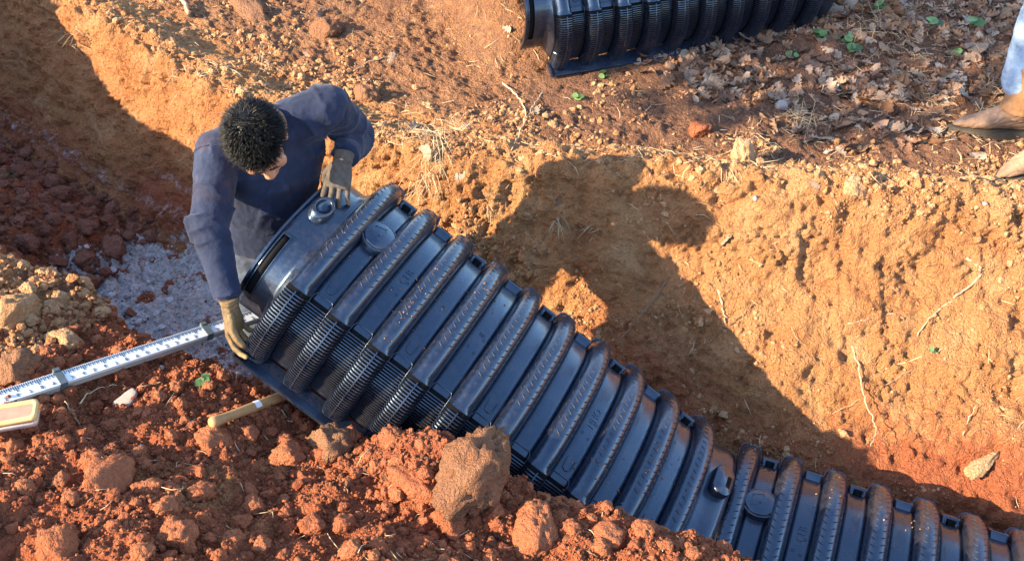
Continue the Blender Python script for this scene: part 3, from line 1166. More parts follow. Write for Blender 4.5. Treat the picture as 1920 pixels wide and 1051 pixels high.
    cp = P('inspection_cap', 'cap')
    P('arrow_mark', 'capmark', cp)
    root.matrix_world = M4
    return root


CH = {}


def frame_m(o, phi, tilt, roll=0.0):
    ax = np.array([math.cos(phi) * math.cos(tilt), -math.sin(phi) * math.cos(tilt), -math.sin(tilt)])
    yy = np.array([math.sin(phi), math.cos(phi), 0.])
    zz = np.cross(ax, yy)
    y2 = yy * math.cos(roll) + zz * math.sin(roll)
    z2 = -yy * math.sin(roll) + zz * math.cos(roll)
    return Matrix((( ax[0], y2[0], z2[0], o[0]), (ax[1], y2[1], z2[1], o[1]), (ax[2], y2[2], z2[2], o[2]), (0, 0, 0, 1))), ax, y2, z2


O1 = np.array([-.738, 2.479, FLOOR + .863])
M1, A1, Y1, Z1 = frame_m(O1, .442, .493)


def ch1(x, y, z):
    return O1 + A1 * x + Y1 * y + Z1 * z


M2, _, _, _ = frame_m((0.624, 1.900, FLOOR + 0.012), .404, 0.0)
# the spare one: near foot on the ground, tipped up on the mound behind it
TIP = 0.57
M3, a3_, y3_, z3_ = frame_m((0, 0, 0), -.357, 0.03, TIP)
o3 = np.array([0.115, 4.085, 0.05]) + y3_ * 0.41
M3.translation = Vector(o3)
make_chamber(M1, 'black ribbed chamber held up at a slant by the man in the trench')
make_chamber(M2, 'black ribbed chamber lying on the trench floor at lower right')
make_chamber(M3, 'black ribbed chamber on the far bank among the leaves')

#PART4
# ------------------------------------------------------------------ people
def nrm(v):
    v = np.asarray(v, float)
    return v / (np.linalg.norm(v) + 1e-12)


def head_prims(mb, C, Rm, k=1.0):
    """skull, jaw, nose, brow, cheeks, lips, ears; Rm columns: side, face, crown"""
    def el(c, r, tilt=None):
        M = Rm if tilt is None else Rm @ tilt
        mb.ball(C + Rm @ (np.asarray(c) * k), np.asarray(r) * k, M, 20, 14)
    el((0, -.012, .022), (.075, .096, .092))
    el((0, .030, -.045), (.058, .062, .068))
    el((0, .052, -.088), (.034, .030, .026))
    el((0, .058, .030), (.058, .036, .034))
    for s in (-1, 1):
        el((s * .030, .078, .022), (.024, .014, .008))
        el((s * .040, .062, -.026), (.024, .022, .022))
        el((s * .079, -.006, -.014), (.009, .021, .034))
        el((s * .030, .076, .004), (.013, .011, .009))
    mb.capsule(C + Rm @ np.array([0, .084, .012]) * k, C + Rm @ np.array([0, .101, -.030]) * k, .0085 * k, .0125 * k)
    for s in (-1, 1):
        el((s * .011, .098, -.034), (.009, .010, .008))
    el((0, .090, -.060), (.024, .010, .006))
    el((0, .088, -.070), (.021, .010, .006))


def hand_mesh(name, wrist, fdir, back, left, curls, spread=1.0, thumb=(0.75, 0.62, -0.25), k=1.0, cuff=0.026, thumb_bend=0.5):
    """gloved hand; curls: bend angles (deg) at the three joints, per finger"""
    Y = nrm(fdir)
    Z = nrm(np.asarray(back) - Y * (np.asarray(back) @ Y))
    X = np.cross(Y, Z) * (1 if left else -1)           # towards the thumb
    Rm = np.stack([X, Y, Z], 1)
    W = np.asarray(wrist, float)
    loc = lambda p: W + Rm @ (np.asarray(p) * k)
    mb = MB()
    mb.tube([loc((0, -cuff, 0)), loc((0, -.01, 0)), loc((0, .02, 0)), loc((0, .055, -.002)), loc((0, .088, 0)), loc((0, .10, 0))],
            np.array([.033, .031, .034, .042, .045, .038]) * k, 18, lat=X, flat=np.array([.029, .024, .021, .018, .016, .011]) * k)
    mb.ball(loc((.024, .035, -.012)), np.array([.018, .032, .018]) * k, Rm)
    xs = (.0345, .0118, -.0112, -.0335)
    ln = ((.043, .026, .022), (.047, .030, .023), (.044, .028, .022), (.034, .022, .019))
    by = (.090, .096, .091, .080)
    rr = (.0094, .0098, .0094, .0084)
    tips = []
    for f in range(4):
        p = np.array([xs[f], by[f], 0.0])
        ang = 0.0
        sp = (xs[f] / .031) * 0.10 * spread
        chain = [p.copy()]
        for j in range(3):
            ang += R(curls[f][j])
            d = np.array([sp, math.cos(ang), -math.sin(ang)])
            p = p + nrm(d) * ln[f][j]
            chain.append(p.copy())
        mb.capsule(loc((xs[f] * .8, by[f] - .03, -.001)), loc(chain[0]), rr[f] * k, rr[f] * 1.08 * k, 12)
        for j in range(3):
            mb.capsule(loc(chain[j]), loc(chain[j + 1]), rr[f] * (1.05 - .06 * j) * k, rr[f] * (1.0 - .08 * j) * k, 12)
        tips.append([loc(c) for c in chain])
    t0 = np.array([.026, .022, -.012])
    d0 = nrm(thumb)
    t1 = t0 + d0 * .044
    d1 = nrm(np.array(thumb) + np.array([-thumb_bend, .55, -.15]))
    t2 = t1 + d1 * .032
    t3 = t2 + nrm(d1 + np.array([-.35, .25, -.1])) * .026
    for a, b, r0, r1 in ((t0, t1, .017, .0135), (t1, t2, .0135, .0120), (t2, t3, .0120, .0105)):
        mb.capsule(loc(a), loc(b), r0 * k, r1 * k, 12)
    me = remesh(mb, name, 0.0024, 1)
    v, n = get_vf(me), normals(me)
    wr = fbm(v, 90, 3) * 0.0010 + 0.0009 * np.sin((v - W) @ Y * 420 + 3 * fbm(v, 30, 2)) * ((v - W) @ Y < 0.015)
    set_v(me, v + n * wr[:, None])
    # glove: leather on fingertips and palm side, knitted back
    q = (v - W) @ Rm
    tipm = np.zeros(len(v))
    for c in tips:
        a = (v - c[-1])
        tipm = np.maximum(tipm, sstep(0.034 * k, 0.022 * k, np.linalg.norm(a, axis=1)))
    palm = sstep(0.0, -0.5, n @ Z)
    at = me.color_attributes.new('zone', 'FLOAT_COLOR', 'POINT')
    cu_ = sstep(-.01, -.02, q[:, 1])
    at.data.foreach_set('color', np.stack([tipm, palm, cu_, np.ones(len(v))], 1).astype(np.float32).ravel())
    return me


def glove_mat(name, back, leather):
    m, t, b = mat_new(name)
    at = t.nodes.new('ShaderNodeAttribute')
    at.attribute_name = 'zone'
    sep = t.nodes.new('ShaderNodeSeparateColor')
    t.links.new(at.outputs['Color'], sep.inputs[0])
    ob = coords(t)
    n1 = noise(t, ob, 60, 6, 0.7)
    cb = ramp(t, n1, [(0.3, tuple(x * .6 for x in back)), (0.7, tuple(x * 1.3 for x in back))])
    cl = ramp(t, n1, [(0.3, tuple(x * .75 for x in leather)), (0.7, tuple(x * 1.15 for x in leather))])
    f = math_n(t, 'MAXIMUM', sep.outputs[0], sep.outputs[1])
    t.links.new(mix(t, f, cb, cl), b.inputs['Base Color'])
    b.inputs['Roughness'].default_value = 0.8
    b.inputs['Specular IOR Level'].default_value = 0.2
    bump(t, b, noise(t, ob, 260, 4, 0.7), 0.001, 0.8)
    return m


def wrinkle(me, segs, amp=0.006, folds=95):
    """cloth folds running round the limbs given as (p0,p1,weight) segments, plus soft drape"""
    v, n = get_vf(me), normals(me)
    h = 0.006 * fbm(v, 9, 4) - 0.006 * np.abs(fbm(v, 13, 3, off=8.)) + 0.0016 * fbm(v, 40, 3)
    for p0, p1, wgt, fr in segs:
        p0, p1 = np.asarray(p0, float), np.asarray(p1, float)
        d = p1 - p0
        L = np.linalg.norm(d)
        d = d / L
        s = (v - p0) @ d
        rad = np.linalg.norm(v - p0 - np.outer(s, d), axis=1)
        inside = (s > -0.05) & (s < L + 0.05) & (rad < 0.13)
        ph = s * fr + 5.5 * fbm(v, 7, 3, off=fr) + 2.0 * np.arctan2((v - p0) @ np.cross(d, [.3, .8, .5]), (v - p0) @ [.1, -.7, .7])
        ridge = 1 - np.abs(np.sin(ph * 0.5)) ** 0.6
        h += inside * wgt * amp * ridge * sstep(-0.1, 0.35, fbm(v, 6, 2, off=fr * .1))
    set_v(me, v + n * h[:, None])


def make_hair(name, C, Rm, k=1.0):
    rng = np.random.default_rng(4)
    mb = MB()
    N = 9000
    d = rng.normal(size=(N, 3))
    d /= np.linalg.norm(d, axis=1)[:, None]
    V, T, cnt = [], [], 0
    capc = np.array([0, -.012, .022])
    rad = np.array([.0765, .098, .094])
    for i in range(N):
        x, y, z = d[i]
        lim = 0.30 if y > 0.45 else (-0.05 + 0.78 * max(y, 0) if y > -0.1 else -0.40)
        if z < lim + rng.normal() * 0.05:
            continue
        p = capc + d[i] * rad * 0.985
        n = nrm(d[i] / rad)
        # short straight hair, growing away from a whorl at the back of the crown
        wh = nrm(np.array([.12, -.55, .83]))
        tg = nrm(d[i] - wh * (d[i] @ wh) + 1e-6)
        tg = nrm(tg + rng.normal(size=3) * 1.6 * max(0., (d[i] @ wh) - .93) / .07)
        g = nrm(n * 0.27 + tg * 1.0 + rng.normal(size=3) * 0.13)
        L = rng.uniform(.028, .050) * (0.5 + 0.4 * max(z, 0)) + 0.004
        s1 = nrm(np.cross(g, rng.normal(size=3)))
        s2 = np.cross(g, s1)
        w_ = rng.uniform(.0007, .0015)
        mid = p + g * L * .55 + s1 * rng.normal() * .0008
        tip = p + g * L + s1 * rng.normal() * .0016 + n * rng.uniform(-.003, .006)
        for q_, ww in ((p - n * .003, w_), (mid, w_ * .75)):
            for a in (0, 2.09, 4.19):
                V.append(q_ + s1 * math.cos(a) * ww + s2 * math.sin(a) * ww)
        V.append(tip)
        for j in range(3):
            j2 = (j + 1) % 3
            T += [[cnt + j, cnt + j2, cnt + 3 + j2], [cnt + j, cnt + 3 + j2, cnt + 3 + j], [cnt + 3 + j, cnt + 3 + j2, cnt + 6]]
        cnt += 7
    mb.add(C + (np.array(V) * k) @ Rm.T, t=T)
    # scalp cap under the strands
    th = np.linspace(0, 1, 15)
    ph = np.linspace(0, 2 * np.pi, 40, endpoint=False)
    V, q = [], []
    for a in th:
        for b in ph:
            y = math.cos(b)
            lim = 1.16 if y > 0.55 else (1.6 if y > -0.2 else 2.0)
            lim = 1.18 + (2.0 - 1.18) * sstep(0.75, -0.35, y)
            A = a * lim + 1e-3
            V.append(capc + rad * 1.012 * np.array([math.sin(A) * math.sin(b), math.sin(A) * math.cos(b), math.cos(A)]))
    for i in range(14):
        for j in range(40):
            q.append([i * 40 + j, i * 40 + (j + 1) % 40, (i + 1) * 40 + (j + 1) % 40, (i + 1) * 40 + j])
    mb.add(C + (np.array(V) * k) @ Rm.T, q)
    return mb.build(name)


def boot_mesh(mb, ankle, toe_dir, shaft=0.20, part='foot'):
    """leather pull-on boot: shaft, instep, pointed toe"""
    A = np.asarray(ankle, float)
    f = nrm([toe_dir[0], toe_dir[1], 0])
    up = np.array([0, 0, 1.])
    sd = np.cross(f, up)
    z0 = A[2]
    if part == 'shaft':
        mb.tube([A + up * shaft - f * .01, A + up * .14, A + up * .08, A + up * .035], [.074, .067, .064, .064], 20, lat=sd, flat=[.078, .071, .068, .070])
        mb.tube([A + up * (shaft - .012) - f * .01, A + up * (shaft + .002) - f * .01], [.077, .077], 20, lat=sd, flat=[.081, .081])
        mb.tube([A + up * .030, A + up * .046], [.067, .067], 20, lat=sd, flat=[.073, .073])
        return
    mb.tube([A + up * .06, A + up * .03, A + up * .0 + f * .005], [.060, .060, .058], 20, lat=sd, flat=[.066, .066, .066])
    c = lambda fx, z: A + f * fx + up * z
    mb.tube([c(-.092, -.034), c(-.072, -.024), c(-.03, -.012), c(.02, -.004), c(.07, -.016), c(.12, -.032), c(.17, -.044), c(.21, -.050), c(.245, -.056)],
            [.022, .038, .044, .046, .048, .049, .041, .027, .008], 20, lat=sd, flat=[.036, .046, .056, .062, .050, .036, .026, .018, .007])


def person(P):
    root = empty('person')
    tag(root, P['label'], 'person', 'workers')
    root.location = P['base']
    bpy.context.view_layer.update()
    off = np.asarray(P['base'], float)
    sub = lambda nm, me, mt: link(nm, me, mt, root)
    sh = [np.asarray(p, float) - off for p in P['shoulders']]
    el_ = [np.asarray(p, float) - off for p in P['elbows']]
    wr = [np.asarray(p, float) - off for p in P['wrists']]
    sp = [np.asarray(p, float) - off for p in P['spine']]
    hp = [np.asarray(p, float) - off for p in P['hips']]
    kn = [np.asarray(p, float) - off for p in P['knees']]
    an = [np.asarray(p, float) - off for p in P['ankles']]
    C = np.asarray(P['head'], float) - off
    crown, face = nrm(P['crown']), np.asarray(P['face'], float)
    face = nrm(face - crown * (face @ crown))
    Rm = np.stack([np.cross(face, crown), face, crown], 1)
    lat = nrm(sh[1] - sh[0])
    hl = nrm(hp[1] - hp[0])
    # body: one continuous skin surface
    mb = MB()
    head_prims(mb, C, Rm)
    mb.capsule(C + Rm @ np.array([0, -.03, -.06]), sp[-1], .055, .06)
    mb.tube(sp, [.13, .125, .14, .13, .06], 18, lat=lat, flat=[.09, .085, .09, .08, .055])
    for k in (0, 1):
        mb.capsule(sp[-2], sh[k], .06, .05)
        mb.capsule(sh[k], el_[k], .048, .040)
        mb.capsule(el_[k], wr[k], .040, .024)
        mb.capsule(hp[k], kn[k], .075, .052)
        mb.capsule(kn[k], an[k], .052, .038)
        mb.capsule(wr[k], wr[k] + nrm(P['hand_dir'][k]) * .06, .022, .016)
    sub('body', remesh(mb, 'body', 0.006, 2), M_SKIN)
    # shirt
    mb = MB()
    mb.tube(sp, P.get('torso_w', [.172, .166, .190, .172, .078]), 26, lat=lat, flat=P.get('torso_d', [.125, .122, .130, .108, .072]))
    segs = []
    for k in (0, 1):
        mb.capsule(sp[-2] + lat * (-.08 if k == 0 else .08), sh[k], .088, .074, 18)
        mid = (sh[k] + el_[k]) / 2
        mb.capsule(sh[k], mid, .073, .066, 18)
        mb.capsule(mid, el_[k], .066, .058, 18)
        cuff = el_[k] + (wr[k] - el_[k]) * P.get('cuff', (0.86, 0.86))[k]
        mb.capsule(el_[k], cuff, .058, .045, 18)
        mb.tube([cuff - nrm(wr[k] - el_[k]) * .02, cuff + nrm(wr[k] - el_[k]) * .022], [.047, .047], 18)
        segs += [(sh[k], el_[k], .8, 75 + 13 * k), (el_[k], cuff, 1.2, 110 + 9 * k)]
    segs += [(sp[-3], sh[0], .55, 60), (sp[-3], sh[1], .9, 66), (sp[1], sp[2], .9, 55)]
    me = remesh(mb, 'shirt', 0.0055, 3)
    wrinkle(me, segs, 0.013)
    shirt = sub('shirt', me, M_NAVY)
    # seams: shoulder yoke and armhole stitching (sub-parts of the shirt)
    from mathutils.bvhtree import BVHTree
    v = get_vf(me)
    polys = [tuple(p.vertices) for p in me.polygons]
    bv = BVHTree.FromPolygons([Vector(x) for x in v], polys)
    for k in (0, 1):
        d = nrm(el_[k] - sh[k])
        c = sh[k] + d * 0.015
        a = nrm(np.cross(d, [0.2, 0.3, 1]))
        b = np.cross(d, a)
        ring = []
        for j in range(31):
            an_ = 2 * np.pi * j / 30
            o_ = c + (a * math.cos(an_) + b * math.sin(an_)) * 0.2
            h_ = bv.ray_cast(Vector(o_), Vector(c - o_).normalized())
            if h_[0] is not None:
                ring.append(np.array(h_[0]) + np.array(h_[1]) * 0.0005)
        if len(ring) > 10:
            m_ = MB()
            m_.tube(ring, 0.0016, 5, cap=False)
            link('seam', m_.build('seam'), M_NAVY, shirt)
    # trousers
    mb = MB()
    mb.ball((hp[0] + hp[1]) / 2 + nrm(sp[1] - sp[0]) * .03, (.175, .125, .12), np.stack([hl, np.cross(nrm(sp[1] - sp[0]), hl), nrm(sp[1] - sp[0])], 1), 24, 16)
    mb.tube([(hp[0] + hp[1]) / 2, sp[0] + nrm(sp[1] - sp[0]) * .06], [.17, .163], 24, lat=hl, flat=[.12, .118])
    for k in (0, 1):
        mb.capsule(hp[k], kn[k], .100, .074, 20)
        mb.capsule(kn[k], an[k] + (kn[k] - an[k]) * P.get('hem', .1), .074, P.get('hem_r', .068), 20)
        if P.get('rolled'):
            hb = an[k] + (kn[k] - an[k]) * P['hem']
            dd = nrm(kn[k] - an[k])
            mb.tube([hb - dd * .02, hb - dd * .015, hb + dd * .04, hb + dd * .045], [.070, .080, .080, .072], 20)
    me = remesh(mb, 'trousers', 0.006, 3)
    wrinkle(me, [(hp[k], kn[k], .9, 70 + 7 * k) for k in (0, 1)] + [(kn[k], an[k], 1.0, 80 + 7 * k) for k in (0, 1)], 0.009)
    sub('trousers', me, P['jeans'])
    # hands
    for k in (0, 1):
        me = hand_mesh('glove', wr[k], P['hand_dir'][k], P['hand_back'][k], k == 1, P['curls'][k], thumb=P['thumb'][k], k=P.get('hand_k', 1.0))
        sub('glove', me, P['gloves'][k])
    # footwear
    for k in (0, 1):
        mb = MB()
        boot_mesh(mb, an[k], P['toe'][k], shaft=P.get('shaft', .2))
        me = remesh(mb, 'boot', 0.005, 3)
        v, n = get_vf(me), normals(me)
        q_ = v - an[k]
        crease = 1 - np.abs(np.sin((q_ @ nrm([P['toe'][k][0], P['toe'][k][1], 0]) * .6 + q_[:, 2]) * 95 + 3 * fbm(v, 18, 2)))
        set_v(me, v + n * (0.003 * fbm(v, 22, 3) - .005 * crease ** 3 * sstep(.14, .0, np.abs(q_[:, 2])))[:, None])
        b_ = sub('boot', me, M_LEATHER)
        mb = MB()
        boot_mesh(mb, an[k], P['toe'][k], shaft=P.get('shaft', .2), part='shaft')
        link('boot_shaft', remesh(mb, 'boot_shaft', 0.005, 2), M_SHAFT, b_)
        mb = MB()
        f = nrm([P['toe'][k][0], P['toe'][k][1], 0])
        sd = np.cross(f, [0, 0, 1.])
        A = an[k]
        out = [(-.125, .0), (-.116, .032), (-.085, .049), (-.02, .046), (.05, .053), (.11, .060), (.165, .052), (.22, .031), (.265, .0)]
        ring = [A + f * x + sd * y_ for x, y_ in out] + [A + f * x - sd * y_ for x, y_ in out[-2:0:-1]]
        m_ = len(ring)
        V = [p + np.array([0, 0, -.100]) for p in ring] + [p + np.array([0, 0, -.066]) for p in ring]
        V += [A + f * .05 + np.array([0, 0, -.100]), A + f * .05 + np.array([0, 0, -.066])]
        q = [[j, (j + 1) % m_, m_ + (j + 1) % m_, m_ + j] for j in range(m_)]
        t = [[2 * m_, (j + 1) % m_, j] for j in range(m_)] + [[2 * m_ + 1, m_ + j, m_ + (j + 1) % m_] for j in range(m_)]
        mb.add(V, q, t)
        mb.box(A + f * -.078 + np.array([0, 0, -.108]), (.040, .040, .018), np.stack([f, sd, [0, 0, 1]], 1))
        link('sole', mb.build('sole', False), M_SOLE, b_)
    # hair, brows, eyes
    sub('hair', make_hair('hair', C, Rm), M_HAIR)
    for s in (-1, 1):
        mb = MB()
        pts = [C + Rm @ np.array([s * x, y, z]) for x, y, z in ((.012, .0925, .020), (.026, .092, .026), (.042, .080, .024), (.052, .068, .018))]
        mb.tube(pts, [.003, .0042, .0035, .0015], 6)
        sub('eyebrow', mb.build('eyebrow'), M_HAIR)
        mb = MB()
        mb.ball(C + Rm @ np.array([s * .031, .0775, .002]), (.0125, .0115, .0115), Rm)
        sub('eye', mb.build('eye'), M_EYE)
    return root


M_EYE = simple('eye', (0.05, 0.035, 0.03), 0.15, 0.3)
M_GLOVE = glove_mat('work_glove', (0.095, 0.075, 0.06), (0.27, 0.185, 0.115))
M_GLOVE2 = glove_mat('dusty_work_glove', (0.15, 0.10, 0.055), (0.29, 0.185, 0.085))

WORKER = dict(
    label='man in navy long-sleeved shirt and gloves bending over the tilted chamber',
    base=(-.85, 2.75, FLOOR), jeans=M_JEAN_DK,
    spine=[(-.83, 2.61, .27), (-.83, 2.605, .42), (-.805, 2.615, .595), (-.775, 2.605, .695), (-.765, 2.56, .755)],
    shoulders=[(-.935, 2.53, .672), (-.600, 2.68, .750)],
    elbows=[(-.925, 2.285, .560), (-.535, 2.80, .555)],
    wrists=[tuple(at_d(431, 572, 2.97)), tuple(at_d(643, 300, 3.13))],
    hips=[(-.92, 2.59, .24), (-.745, 2.63, .24)], knees=[(-.93, 2.51, -.16), (-.72, 2.55, -.16)],
    ankles=[(-.95, 2.72, FLOOR + .115), (-.75, 2.78, FLOOR + .115)],
    toe=[(-.1, -1), (.25, -1)],
    head=(-.755, 2.392, .805), crown=(.05, -.72, .69), face=(.30, -.64, -.70),
    hand_dir=[(.05, -.25, -1.0), (-.16, -.80, -.50)],
    hand_back=[(-.85, .35, -.05), (.05, -.50, .86)],
    curls=[[(25, 30, 20), (30, 35, 25), (35, 40, 25), (40, 40, 30)], [(20, 30, 22), (18, 30, 22), (18, 30, 22), (22, 32, 22)]],
    thumb=[(0.55, 0.72, -0.45), (0.7, 0.35, -0.75)], gloves=[M_GLOVE2, M_GLOVE], cuff=(.80, .74), hem=.1)
person(WORKER)

g2, _ = drop(2.20, 3.62)
gx, gy, gz = 2.20, 3.60, g2[2] + 0.115
HELPER = dict(
    label='person in light blue jeans and tan leather boots standing at the right edge',
    base=(gx, gy, gz - .1), jeans=M_JEAN,
    spine=[(gx + .10, gy - .03, gz + .92), (gx + .10, gy - .03, gz + 1.04), (gx + .08, gy - .03, gz + 1.22), (gx + .07, gy - .03, gz + 1.34), (gx + .06, gy - .03, gz + 1.44)],
    shoulders=[(gx + .06, gy + .15, gz + 1.34), (gx + .06, gy - .21, gz + 1.34)],
    elbows=[(gx + .10, gy + .20, gz + 1.06), (gx + .10, gy - .26, gz + 1.06)],
    wrists=[(gx - .02, gy + .20, gz + .85), (gx - .02, gy - .26, gz + .85)],
    hips=[(gx + .08, gy + .06, gz + .86), (gx + .08, gy - .12, gz + .86)],
    knees=[(gx - .03, gy + .07, gz + .44), (gx + .02, gy - .16, gz + .44)],
    ankles=[(gx, gy, gz), (gx - .03 + .03, gy - .32, drop(gx, gy - .32)[0][2] + .10)],
    toe=[(-1, .10), (-1, -.45)], hem=.36, rolled=True, hem_r=.085, shaft=.24,
    head=(gx + .02, gy - .03, gz + 1.62), crown=(-.1, 0, 1), face=(-1, -.2, -.3),
    hand_dir=[(-.2, 0, -1.0), (-.2, 0, -1.0)], hand_back=[(0, 1, 0), (0, -1, 0)],
    curls=[[(15, 25, 20)] * 4, [(15, 25, 20)] * 4], thumb=[(0.55, 0.8, -0.2), (0.55, 0.8, -0.2)], gloves=[M_GLOVE2, M_GLOVE])
person(HELPER)

#PART5
# ------------------------------------------------------------------ clods, stones
import bmesh


def ico(sub):
    bm = bmesh.new()
    bmesh.ops.create_icosphere(bm, subdivisions=sub, radius=1.0)
    bm.verts.ensure_lookup_table()
    v = np.array([x.co[:] for x in bm.verts])
    f = np.array([[x.index for x in fc.verts] for fc in bm.faces])
    bm.free()
    return v, f


ICO = {k: ico(k) for k in (1, 2, 3, 4)}


def clod_shape(sub, seed, rough=0.24):
    """angular lump: sphere cut by random planes, then crumbled"""
    v, f = ICO[sub]
    rg = np.random.default_rng(seed)
    r = np.full(len(v), 1.0)
    for _ in range(11):
        n = nrm(rg.normal(size=3))
        d = rg.uniform(.52 if seed % 2 else .66, .98)
        c = v @ n
        r = np.minimum(r, np.where(c > 0.15, d / np.maximum(c, .15), 9))
    p = v * r[:, None] * np.array([1.0, rg.uniform(.7, .95), rg.uniform(.55, .85)])
    k = rough * fbm(v, 2.0, 4, 0.6, off=seed * 3.7)
    if sub > 1:
        k = k + rough * 0.8 * (np.abs(fbm(v, 4.5, 3, 0.6, off=seed + .3)) - .25)
    if sub > 2:
        k = k + rough * (0.45 * fbm(v, 11, 3, 0.65, off=seed) - 0.35 * np.abs(fbm(v, 20, 2, 0.6, off=seed + 5.)))
    return p * (1 + k)[:, None], f


def rand_rot(rg):
    q = rg.normal(size=4)
    q /= np.linalg.norm(q)
    w_, x, y, z = q
    return np.array([[1 - 2 * (y * y + z * z), 2 * (x * y - z * w_), 2 * (x * z + y * w_)], [2 * (x * y + z * w_), 1 - 2 * (x * x + z * z), 2 * (y * z - x * w_)],
                     [2 * (x * z - y * w_), 2 * (y * z + x * w_), 1 - 2 * (x * x + y * y)]])


def yaw_rot(n, rg):
    """z along n, random turn"""
    n = nrm(n)
    a = nrm(np.cross(n, rg.normal(size=3)))
    return np.stack([a, np.cross(n, a), n], 1)


PU, PV, PD = project(GI['p'])
VIEW = (PU > -60) & (PU < 1980) & (PV > -60) & (PV < 1110)
AREA = np.zeros(len(PU)) + 1.0


def pick(mask, count, rg, weight=None):
    idx = np.nonzero(mask & VIEW)[0]
    if len(idx) == 0:
        return idx
    p = None
    if weight is not None:
        p = weight[idx]
        p = p / p.sum()
    return rg.choice(idx, size=min(count, len(idx)), replace=len(idx) < count * 2, p=p)


def seen(P):
    d = Vector(P) - Vector(CC)
    loc = GBVH.ray_cast(Vector(CC), d.normalized())[0]
    return loc is None or (Vector(loc) - Vector(CC)).length > d.length - 0.03


def scatter_mass(name, mask, count, rmin, rmax, sub, mat, seed, label, sink=0.25, weight=None, power=2.2, cat='soil', flat=1.0, nvar=14):
    rg = np.random.default_rng(seed)
    idx = pick(mask, count, rg, weight)
    shapes = [clod_shape(sub, seed * 10 + k, 0.34) for k in range(nvar)]
    mb_v, mb_f, n0 = [], [], 0
    for i in idx:
        r = rmin * (1 - rg.random() * (1 - (rmin / rmax) ** power)) ** (-1 / power)
        v, f = shapes[rg.integers(nvar)]
        M = rand_rot(rg)
        P = GI['p'][i] + GI['n'][i] * r * (0.35 - sink)
        mb_v.append(v @ M.T * (r * np.array([1, 1, flat])) + P)
        mb_f.append(f + n0)
        n0 += len(v)
    me = mesh_np(name, np.concatenate(mb_v), np.concatenate(mb_f), smooth=False)
    o = link(name, me, mat, kind='stuff')
    o['label'] = label
    o['category'] = cat
    return o


CL_SHAPES = {}


def clod_data(key, sub, mat, n=9, seed=0, rough=0.27):
    L = []
    for k in range(n):
        v, f = clod_shape(sub, seed + k, rough)
        me = mesh_np(key, v, f)
        me.materials.append(mat)
        L.append(me)
    CL_SHAPES[key] = L


def put(me, name, P, n, r, rg, sink=0.2, scale=(1, 1, 1)):
    o = link(name, me)
    M = Matrix(yaw_rot(np.asarray(n) * 0.6 + [0, 0, .6], rg).tolist()).to_4x4()
    o.matrix_world = Matrix.Translation(Vector(np.asarray(P) + np.asarray(n) * r * (0.42 - sink))) @ M @ Matrix.Diagonal((r * scale[0], r * scale[1], r * scale[2], 1))
    return o


sv, tr, lipv = GI['sv'], GI['tr'], GI['lip']
NEAR = (GI['near'] > 0.6) & (tr > -1.9)
LEFTM = NEAR & (sv < -2.05)
HEAPM = NEAR & (sv >= -2.1)
FALLEN = (GI['flo'] + GI['wall'] > 0.4) & (sv < -2.85) & (tr < 0.46) & (tr > -0.34)
FLOORM = (GI['flo'] > 0.5) & ~FALLEN
ASHM = (GI['flo'] > 0.5) & (np.hypot((sv + 2.50), (tr - .02) / .8) < 0.55)
FARM = (GI['far'] > 0.5) & (tr < 4)
BERM = FARM & (tr - lipv < 0.42)
WALLM = (GI['wall'] > 0.5)
nz = fbm(GI['p'], 4.0, 3, off=40.)

scatter_mass('soil_crumbs', HEAPM, 17000, .0035, .012, 1, M_RED, 21, 'fine red clay crumbs covering the near spoil heap')
scatter_mass('soil_crumbs', HEAPM, 9000, .0025, .007, 1, M_RED, 20, 'finest red crumbs between the clods of the near heap')
scatter_mass('small_clods', HEAPM, 2200, .008, .028, 2, M_RED, 22, 'small red clay clods of the near spoil heap', power=2.0, weight=np.clip(.35 + nz * 2.2, .06, 2), sink=.4)
scatter_mass('crusted_crumbs', HEAPM & (tr > -.72) & (nz > -0.1), 900, .005, .018, 2, M_CRUST, 23, 'pale crusted crumbs along the near edge of the trench')
scatter_mass('small_clods', LEFTM, 1300, .007, .028, 2, M_PALE, 24, 'small sunlit clods of the mound at the left')
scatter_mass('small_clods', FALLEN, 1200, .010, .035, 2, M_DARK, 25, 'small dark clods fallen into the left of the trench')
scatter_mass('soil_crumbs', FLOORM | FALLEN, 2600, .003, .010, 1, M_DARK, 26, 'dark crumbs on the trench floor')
scatter_mass('grey_chips', ASHM, 2000, .004, .022, 1, M_ASH, 27, 'grey rock chips on the trench floor by the measuring rod', flat=.5)
scatter_mass('soil_crumbs', FARM & (tr - lipv < 1.7), 9000, .003, .009, 1, M_PALE, 28, 'fine dry crumbs on the far bank', weight=(0.2 + (tr - lipv < .5)) * np.clip(0.5 + nz * 2, 0.05, 2))
scatter_mass('small_clods', FARM & (tr - lipv < 1.4), 2300, .008, .024, 2, M_PALE, 29, 'small dry clods on the far bank', weight=(0.3 + (tr - lipv < .6)) * np.clip(0.5 + nz * 2.5, 0.05, 2))
scatter_mass('soil_crumbs', WALLM & (sv > -1.8), 5500, .003, .011, 1, M_PALE, 30, 'crumbs stuck to the far wall of the trench', weight=np.clip(nz * 3, 0.03, 2))
scatter_mass('small_clods', WALLM & (sv > -1.6) & (GI['p'][:, 2] > -0.5), 420, .008, .026, 2, M_PALE, 31, 'small clods lodged in the far wall of the trench', weight=np.clip(nz * 3, 0.02, 2), sink=.5)

clod_data('red', 4, M_RED, 10, 100)
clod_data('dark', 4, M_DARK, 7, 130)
clod_data('pale', 4, M_PALE, 9, 160)
clod_data('crust', 4, M_CRUST, 3, 190, 0.34)
clod_data('ash', 3, M_ASH, 4, 210)
clod_data('pebble', 3, M_PEBBLE, 4, 230, 0.12)
CLODN = [0]


